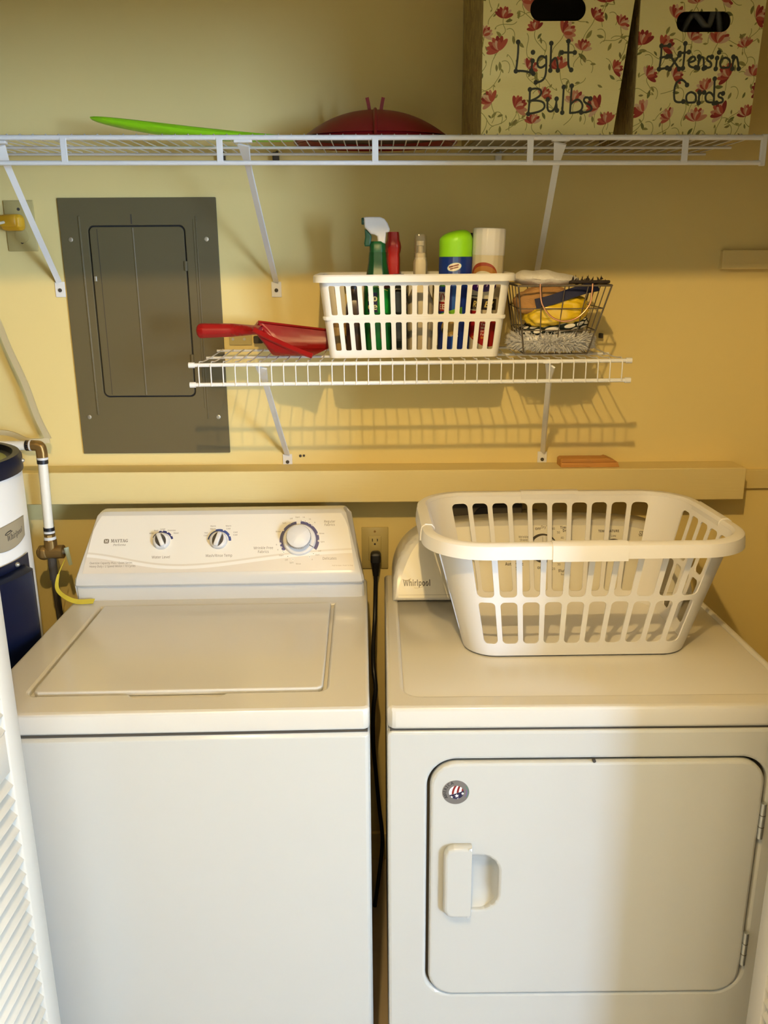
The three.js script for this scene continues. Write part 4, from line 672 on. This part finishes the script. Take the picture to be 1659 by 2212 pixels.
{
  const t = bottle('brown_bottle', 'dark brown bottle at the left end of the slotted basket', -.054, .19);
  part('bottle_body', lathe([[0, 0], [.0175, 0], [.0185, .003], [.0185, .095], [.012, .12], [.008, .13], [.008, .145], [0, .145]], 32), std(lin(.06, .032, .016), .3), t);
  part('cap', lathe([[0, .135], [.0095, .135], [.0095, .1525], [0, .153]], 24), M.black, t);
  const u = bottle('tan_jar', 'small tan jar in the left end of the slotted basket', -.085, .15, 'jar');
  part('jar_body', lathe([[0, 0], [.020, 0], [.021, .004], [.021, .045], [.018, .052], [0, .052]], 32), std(lin(.42, .27, .09), .4), u); part('lid', lathe([[0, .05], [.0195, .05], [.0195, .062], [0, .063]], 28), std(lin(.32, .19, .06), .5), u);
}
{
  const t = bottle('pump_bottle', 'cream pump bottle with a clear cap in the white slotted basket', .092, .17);
  part('bottle_body', lathe([[0, 0], [.028, 0], [.030, .004], [.030, .102], [.027, .112], [.017, .135], [.0155, .150], [.0155, .186], [.0135, .194], [0, .194]], 36), std(lin(.62, .53, .34), .4), t);
  part('pump_head', lathe([[0, .192], [.0125, .192], [.0125, .205], [.0115, .207], [.005, .208], [.005, .222], [.008, .223], [.008, .232], [0, .232]], 28), std(lin(.70, .62, .46), .4), t);
  part('clear_cap', lathe([[.0138, .198], [.0140, .236], [.012, .2455], [.0, .247]], 28), std(lin(.9, .86, .75), .1, { transmission: .9, thickness: 0, ior: 1.45 }), t);
}
{
  const t = bottle('wipes_can', 'blue aerosol can with a lime green domed cap in the slotted basket', .168, .18, 'can');
  const lab = lb(1024, 1024, (x, w, h) => {
    x.fillStyle = '#0b2f86'; x.fillRect(0, 0, w, h); const g = x; g.fillStyle = '#1c56ad'; g.fillRect(w * .46, 0, w * .05, h);
    x.save(); x.translate(w * .475, h * .105); x.rotate(-.28); x.fillStyle = '#efe6d2'; x.beginPath(); x.ellipse(0, 0, 74, 44, 0, 0, 7); x.fill(); x.strokeStyle = '#2a6aa6'; x.lineWidth = 6; x.stroke(); x.fillStyle = '#7a3428'; x.fillRect(-52, -20, 100, 15); x.fillRect(-46, 4, 84, 12); x.restore();
    x.fillStyle = '#efe6d2'; x.font = 'bold 70px sans-serif'; x.fillText('HA', w * .345, h * .23, 90);
    x.fillStyle = '#3d7a2e'; x.fillRect(w * .27, h * .24, w * .13, h * .07);
    x.fillStyle = '#e9e0cc'; x.fillRect(w * .29, h * .365, w * .12, h * .20); x.fillStyle = '#a82318'; x.font = 'bold 105px sans-serif'; x.fillText('VY', w * .30, h * .455, w * .105); x.fillStyle = '#a82318'; x.fillRect(w * .29, h * .47, w * .12, h * .10); x.fillStyle = '#efe6d2'; x.font = 'bold 80px sans-serif'; x.fillText('EE', w * .30, h * .55, w * .1);
    x.fillStyle = '#79b81e'; x.beginPath(); x.moveTo(w * .29, h * .61); x.lineTo(w * .56, h * .52); x.lineTo(w * .56, h * .61); x.lineTo(w * .29, h * .64); x.fill();
    x.fillStyle = '#b08c3c'; x.beginPath(); x.arc(w * .43, h * .75, 90, 0, 7); x.fill(); x.fillStyle = '#2c2a1c'; x.beginPath(); x.arc(w * .39, h * .78, 40, 0, 7); x.fill(); x.fillStyle = '#e9e0cc'; x.font = '34px sans-serif'; x.fillText('fresh', w * .45, h * .84, 80);
  });
  part('can_body', lathe([[0, 0], [.0345, 0], [.0362, .003], [.0362, .197], [.035, .199]], 40), lab, t);
  const cap = gridGeo(48, 20, (u, v) => { const a = -u * Math.PI * 2, lat = v < .5 ? 0 : (v - .5) * 2 * Math.PI / 2; const r = .0358 * (v < .5 ? 1 : Math.pow(Math.cos(lat), .72)); const x = r * Math.sin(a); const top = .0215 * Math.sin(lat) * (1 + .25 * Math.max(-1, Math.min(1, x / .03))); return [x, .199 + (v < .5 ? v * 2 * .032 : .032 + top), r * Math.cos(a)]; });
  part('cap', cap, M.lime, t);
  const b = bottle('navy_bottle', 'dark navy bottle hidden behind the white capped can', .213, .125);
  part('bottle_body', lathe([[0, 0], [.030, 0], [.031, .004], [.031, .14], [.018, .17], [.018, .185], [0, .185]], 32), std(lin(.004, .008, .05), .3), b); part('cap', lathe([[0, .18], [.0195, .18], [.0195, .240], [.015, .248], [0, .248]], 28), std(lin(.006, .006, .02), .4), b);
}
{
  const t = bottle('spray_can', 'white aerosol can with a tall white cap at the right end of the slotted basket', .2315, .185, 'can'); t.rotation.z = -.03;
  const lab = lb(1024, 1024, (x, w, h) => {
    x.fillStyle = '#cfc3a0'; x.fillRect(0, 0, w, h);
    x.fillStyle = '#9a3f1e'; x.beginPath(); x.ellipse(w * .44, h * .20, 150, 130, 0, Math.PI, 0); x.fill(); x.fillStyle = '#b0762c'; x.beginPath(); x.ellipse(w * .45, h * .215, 140, 110, 0, Math.PI, 0); x.fill(); x.fillStyle = '#d8cfae'; x.beginPath(); x.ellipse(w * .44, h * .235, 110, 76, 0, 0, 7); x.fill();
    x.fillStyle = '#3a1466'; x.beginPath(); x.ellipse(w * .42, h * .30, 170, 75, .06, 0, 7); x.fill(); x.strokeStyle = '#cfa8cf'; x.lineWidth = 12; x.beginPath(); x.moveTo(w * .40, h * .265); x.lineTo(w * .39, h * .33); x.moveTo(w * .50, h * .265); x.lineTo(w * .485, h * .32); x.stroke();
    x.fillStyle = '#2a2016'; x.fillRect(w * .30, h * .415, w * .13, 10); x.fillRect(w * .28, h * .445, w * .32, h * .115); x.fillStyle = '#e3cd72'; x.font = 'italic bold 92px sans-serif'; x.fillText('RF', w * .335, h * .535, w * .095); x.fillText('EZ', w * .465, h * .535, w * .095); x.fillStyle = '#c7b28c'; x.font = '24px sans-serif'; x.fillText('remover', w * .34, h * .555, 90);
    x.fillStyle = '#a81812'; x.beginPath(); x.moveTo(w * .26, h * .575); x.lineTo(w * .42, h * .575); x.lineTo(w * .42, h * .66); x.lineTo(w * .72, h * .66); x.lineTo(w * .72, h * .88); x.quadraticCurveTo(w * .60, h * .97, w * .48, h * .94); x.quadraticCurveTo(w * .40, h * .90, w * .26, h * .82); x.fill();
    x.fillStyle = '#e8cdb0'; x.font = 'bold 34px sans-serif'; for (const [s, y] of [['Gum', .69], ['Tar', .725], ['Wax', .76], ['Dries', .795], ['Fast', .83]]) x.fillText(s, w * .45, h * y, 90); x.fillStyle = '#e0a83a'; x.fillText('AND', w * .35, h * .865, 70); x.fillText('ME!', w * .455, h * .865, 70);
  });
  part('can_body', lathe([[0, 0], [.033, 0], [.0345, .003], [.0345, .190], [.0345, .2015]], 40), lab, t);
  part('cap', lathe([[.0348, .2015], [.0352, .203], [.0352, .252], [.034, .2555], [.031, .2565], [0, .2555]], 40), M.plasticWhite, t);
}
// ---------------------------------------------------------------- red dustpan
{
  const t = thing('dustpan', 'red plastic dustpan lying on the left end of the lower shelf', 'dustpan', onShelf(LO, -.235, .18, .004)); t.rotation.set(LO.t, 0, 0);
  // local: handle towards -x, mouth towards +x
  const xN = u => -.034 + .126 * u, xF = u => -.046 + .163 * u, zN = u => .066 + .014 * u, zF = u => -.082 + .002 * u, hN = u => .054 * Math.pow(1 - u, 1.15) + .005, hF = u => .062 - .020 * u;
  const pan = gridGeo(28, 40, (u, v) => {
    const fl = .0035 + .056 * Math.pow(Math.max(0, 1 - u * 5.5), 2); let k, y, z0;
    if (v < .25) { const q = v / .25; k = 0; z0 = zN(u) + .006 * (1 - q) - .012 * q * q; y = fl + (Math.max(fl, hN(u)) - fl) * Math.pow(1 - q, 1.6); }
    else if (v > .75) { const q = (v - .75) / .25; k = 1; z0 = zF(u) - .006 * q + .012 * (1 - q) * (1 - q); y = fl + (Math.max(fl, hF(u)) - fl) * Math.pow(q, 1.6); }
    else { k = (v - .25) / .5; z0 = zN(u) - .012 + (zF(u) + .012 - zN(u) + .012) * k; y = fl; }
    return [xN(u) + (xF(u) - xN(u)) * k + .032 * Math.pow(1 - u, 3) * Math.max(0, 1 - y / .055), y, z0]; });
  part('pan', creased(pan, 1), M.red, t);
  const edge = (x, z, h, o, w) => ribbon(Array.from({ length: 12 }, (_, i) => { const u = i / 11; return [x(u), h(u) + .001, z(u) + o]; }), w, .0045, [0, .8, .6 * Math.sign(o)], 40);
  part('near_edge', edge(xN, zN, hN, .006, .011), M.red, t); part('far_edge', edge(xF, zF, hF, -.006, .006), M.red, t);
  part('back_edge', tube([[-.034, .0585, .070], [-.038, .060, .04], [-.043, .061, -.04], [-.046, .062, -.086]], .003, 20, 6), M.red, t);
  part('handle', creased(gridGeo(36, 20, (u, v) => { const a = v * Math.PI * 2, e = Math.sqrt(Math.min(1, u * 14)), q = Math.max(0, (u - .55) / .45); const x = -.168 + .145 * u; const ry = .0165 * e * (1 - .25 * u - .25 * q), rz = .018 * e * (1 + .9 * q * q); const c = v2 => Math.sign(v2) * Math.pow(Math.abs(v2), .7); return [x, .054 + .002 * u + ry * c(Math.sin(a)), .022 + .012 * q + rz * c(Math.cos(a))]; }), .9), M.red, t);
}
// ---------------------------------------------------------------- wire basket and its contents
{
  const p = onShelf(LO, .385, .18, .003); const [bx, by, bz] = p;
  const t = thing('wire_basket', 'tapered wire basket with a copper handle filled with cleaning cloths', 'basket', p); t.rotation.x = LO.t;
  const m = std(lin(.16, .13, .09), .4, { metalness: .7 });
  const top = { x0: -.092, x1: .104, z0: -.085, z1: .085, y: .146 }, bot = { x0: -.070, x1: .068, z0: -.062, z1: .062, y: .003 };
  const cor = (o) => [V(o.x0, o.y, o.z1), V(o.x1, o.y, o.z1), V(o.x1, o.y, o.z0), V(o.x0, o.y, o.z0)];
  const L = (k) => ({ x0: bot.x0 + (top.x0 - bot.x0) * k, x1: bot.x1 + (top.x1 - bot.x1) * k, z0: bot.z0 + (top.z0 - bot.z0) * k, z1: bot.z1 + (top.z1 - bot.z1) * k, y: bot.y + (top.y - bot.y) * k });
  const ring = (k, r) => { const c = cor(L(k)); return c.map((a, i) => rod(a, c[(i + 1) % 4], r, 6)); };
  part('rim', ring(1, .0024), m, t); for (const k of [.67, .35]) part('hoop_wire', ring(k, .0012), m, t); part('base_frame', ring(0, .0018), m, t);
  const A = cor(top), Bc = cor(bot);
  for (let s = 0; s < 4; s++) { const n = s % 2 ? 4 : 4; for (let i = 0; i <= n; i++) { if (i === n) continue; const f = i / n; part('upright_wire', rod(A[s].clone().lerp(A[(s + 1) % 4], f), Bc[s].clone().lerp(Bc[(s + 1) % 4], f), i ? .0012 : .0018, 6), m, t); } }
  const xa = -.047, xb = .063, hy = .146; part('handle', tube([[xa, hy + .004, .087], [xa + .001, hy - .012, .089], [xa + .006, hy - .038, .092], [xa + .028, hy - .064, .093], [.008, hy - .072, .093], [xb - .028, hy - .064, .093], [xb - .005, hy - .038, .092], [xb - .001, hy - .012, .089], [xb, hy + .004, .087]], .0019, 60, 8), M.copper, t);
  const fabric = (c1) => std(c1, .95, { bumpMap: orange, bumpScale: .002, sheen: .3 });
  const blob = (sx, sy, sz, f, seg = [40, 28]) => { const g = new THREE.SphereGeometry(1, ...seg); const P = g.attributes.position; for (let i = 0; i < P.count; i++) { let x = P.getX(i), y = P.getY(i), z = P.getZ(i); const k = 1 + f(x, y, z); const e = v => Math.sign(v) * Math.pow(Math.abs(v), .75); P.setXYZ(i, e(x) * sx * k, e(y) * sy * k, e(z) * sz * k); } g.computeVertexNormals(); return g; };
  const W3 = (x, y, z) => [bx + x, by + y - z * Math.tan(LO.t), bz + z];
  // fuzzy duster at the bottom, tufts poke through the wires
  const dz = thing('fuzzy_duster', 'white fuzzy chenille mop pad bulging through the bottom of the wire basket', 'duster', W3(0, .004, 0)); dz.rotation.x = LO.t;
  part('pad', blob(.080, .023, .074, (x, y, z) => .05 * noise.noise(x * 4, y * 4, z * 4)).translate(0, .021, 0), fabric(lin(.93, .91, .86)), dz);
  { const parts = []; const fm = new THREE.ConeGeometry(.0032, 1, 5, 1, true).translate(0, .5, 0); for (let i = 0; i < 2600; i++) { const a = rr(0, Math.PI * 2), ph = rr(-.3, .55), n = V(Math.cos(a) * Math.cos(ph), Math.sin(ph), Math.sin(a) * Math.cos(ph)); const c = V(n.x * .078, .020 + n.y * .020, n.z * .072); const d = n.clone().add(V(rr(-.6, .6), rr(-.75, .45), rr(-.6, .6))).normalize(); const L2 = rr(.014, .028); let g = fm.clone().scale(1, L2, 1); g.applyQuaternion(new THREE.Quaternion().setFromUnitVectors(V(0, 1, 0), d)); g.translate(c.x, Math.max(.003, c.y), c.z); const P = g.attributes.position; for (let q2 = 0; q2 < P.count; q2++) if (P.getY(q2) < .0005) P.setY(q2, .0005); parts.push(g); } const fb = part('fibers', parts, fabric(lin(.95, .93, .88)), dz); fb.userData.kind = 'stuff'; }
  // patterned cloth above it
  const pat = canvas(512, 256, (x, w, h) => { x.fillStyle = '#14201c'; x.fillRect(0, 0, w, h); x.fillStyle = '#e8e2d2'; for (let i = 0; i < 16; i++) for (let j = 0; j < 7; j++) { x.beginPath(); x.ellipse(i * 33 + (j % 2) * 15 + rr(-2, 2), j * 38 + 16, 13, 15, 0, 0, 7); x.fill(); } });
  const pc = part('patterned_cloth', blob(.074, .016, .064, (x, y, z) => .10 * noise.noise(x * 3 + 5, y * 3, z * 3)), std(0xffffff, .95, { map: pat }));
  pc.position.set(...W3(.004, .058, .002)); pc.rotation.set(LO.t, 0, .16); tag(pc, 'black and white spotted cloth folded above the white fuzzy mop pad', 'cloth');
  const yb = part('yellow_bag', blob(.069, .034, .052, (x, y, z) => .10 * noise.noise(x * 4, y * 4 + 3, z * 4) + .035 * noise.noise(x * 13, y * 13, z * 13), [64, 44]), std(lin(.78, .53, .015), .3, { clearcoat: .8, clearcoatRoughness: .2 })); yb.position.set(...W3(.000, .091, .028)); yb.rotation.set(LO.t, 0, .13); tag(yb, 'shiny yellow plastic bundle behind the copper handle of the wire basket', 'bag');
  const tanc = part('tan_glove', blob(.058, .030, .04, (x, y, z) => .12 * noise.noise(x * 3, y * 3, z * 3 + 9)), fabric(lin(.42, .22, .07))); tanc.position.set(...W3(-.030, .112, .028)); tanc.rotation.z = .1; tag(tanc, 'tan brown leather glove at the left of the wire basket', 'glove');
  const nav = part('navy_strap', ribbon([[-.047, -.018, .005], [-.02, -.012, .008], [.02, .001, .008], [.06, .013, .0], [.09, .018, -.02]], .021, .004, [0, .25, 1], 30), std(lin(.003, .006, .04), .7)); nav.position.set(...W3(-.004, .126, .068)); tag(nav, 'navy blue strap lying across the top of the wire basket', 'strap');
  const wc = part('white_cloth', gridGeo(40, 24, (u, v) => { const a = v * Math.PI * 2, x = -.075 + .14 * u; const e = Math.pow(Math.sin(Math.PI * Math.min(.985, Math.max(.015, u))), .35); const r1 = .019 * e * (1.15 - .45 * u), r2 = .06 * e; return [x, r1 * Math.sin(a) + .004 * noise.noise(u * 5, v * 4, 2) - .006 * u, r2 * Math.cos(a)]; }), fabric(lin(.74, .70, .60))); wc.position.set(...W3(-.012, .160, .0)); wc.rotation.x = LO.t; tag(wc, 'folded white cloth lying on top of the filled wire basket', 'cloth');
  const fr = []; for (let i = 0; i < 34; i++) { const x = .030 + .074 * i / 33; fr.push(new THREE.ConeGeometry(rr(.002, .004), rr(.006, .016), 5).rotateZ(rr(-.6, .6)).translate(x, .0045 + .005 * Math.sin(i), rr(-.02, .06))); }
  fr.push(box(.085, .007, .09, .066, 0, .02, .003)); const df = part('dark_mesh_cloth', fr, std(lin(.025, .017, .012), .9)); df.position.set(...W3(0, .149, .0)); tag(df, 'dark frayed cloth at the right back rim of the wire basket', 'cloth');
}
// ---------------------------------------------------------------- block on the ledge
{
  const s = new THREE.Shape(); s.moveTo(-.073, 0); s.lineTo(.072, 0); s.lineTo(.068, .012); s.lineTo(.050, .0205); s.lineTo(.043, .0225); s.lineTo(.038, .0205); s.lineTo(-.068, .0205); s.lineTo(-.073, .017); s.closePath();
  const wood = canvas(512, 256, (x, w, h) => { x.fillStyle = '#cf9448'; x.fillRect(0, 0, w, h); for (let i = 0; i < 160; i++) { x.strokeStyle = ['rgba(130,75,22,.35)', 'rgba(225,165,90,.3)'][i % 2]; x.lineWidth = rr(1, 3); const y = rnd() * h; x.beginPath(); x.moveTo(0, y); x.bezierCurveTo(w * .3, y + rr(-6, 6), w * .6, y + rr(-6, 6), w, y + rr(-4, 4)); x.stroke(); } });
  wood.wrapS = wood.wrapT = THREE.RepeatWrapping; wood.repeat.set(6, 8);
  const g = extr(s, .050, .0012, 2).translate(.523, 1.1843, .020); const b = part('wood_block', g, std(0xffffff, .6, { map: wood })); tag(b, 'small reddish wood offcut lying on the tan ledge', 'wood block');
}
scene.traverse(o => { if (o.isMesh) { o.castShadow = true; o.receiveShadow = true; } });
renderer.render(scene, camera);
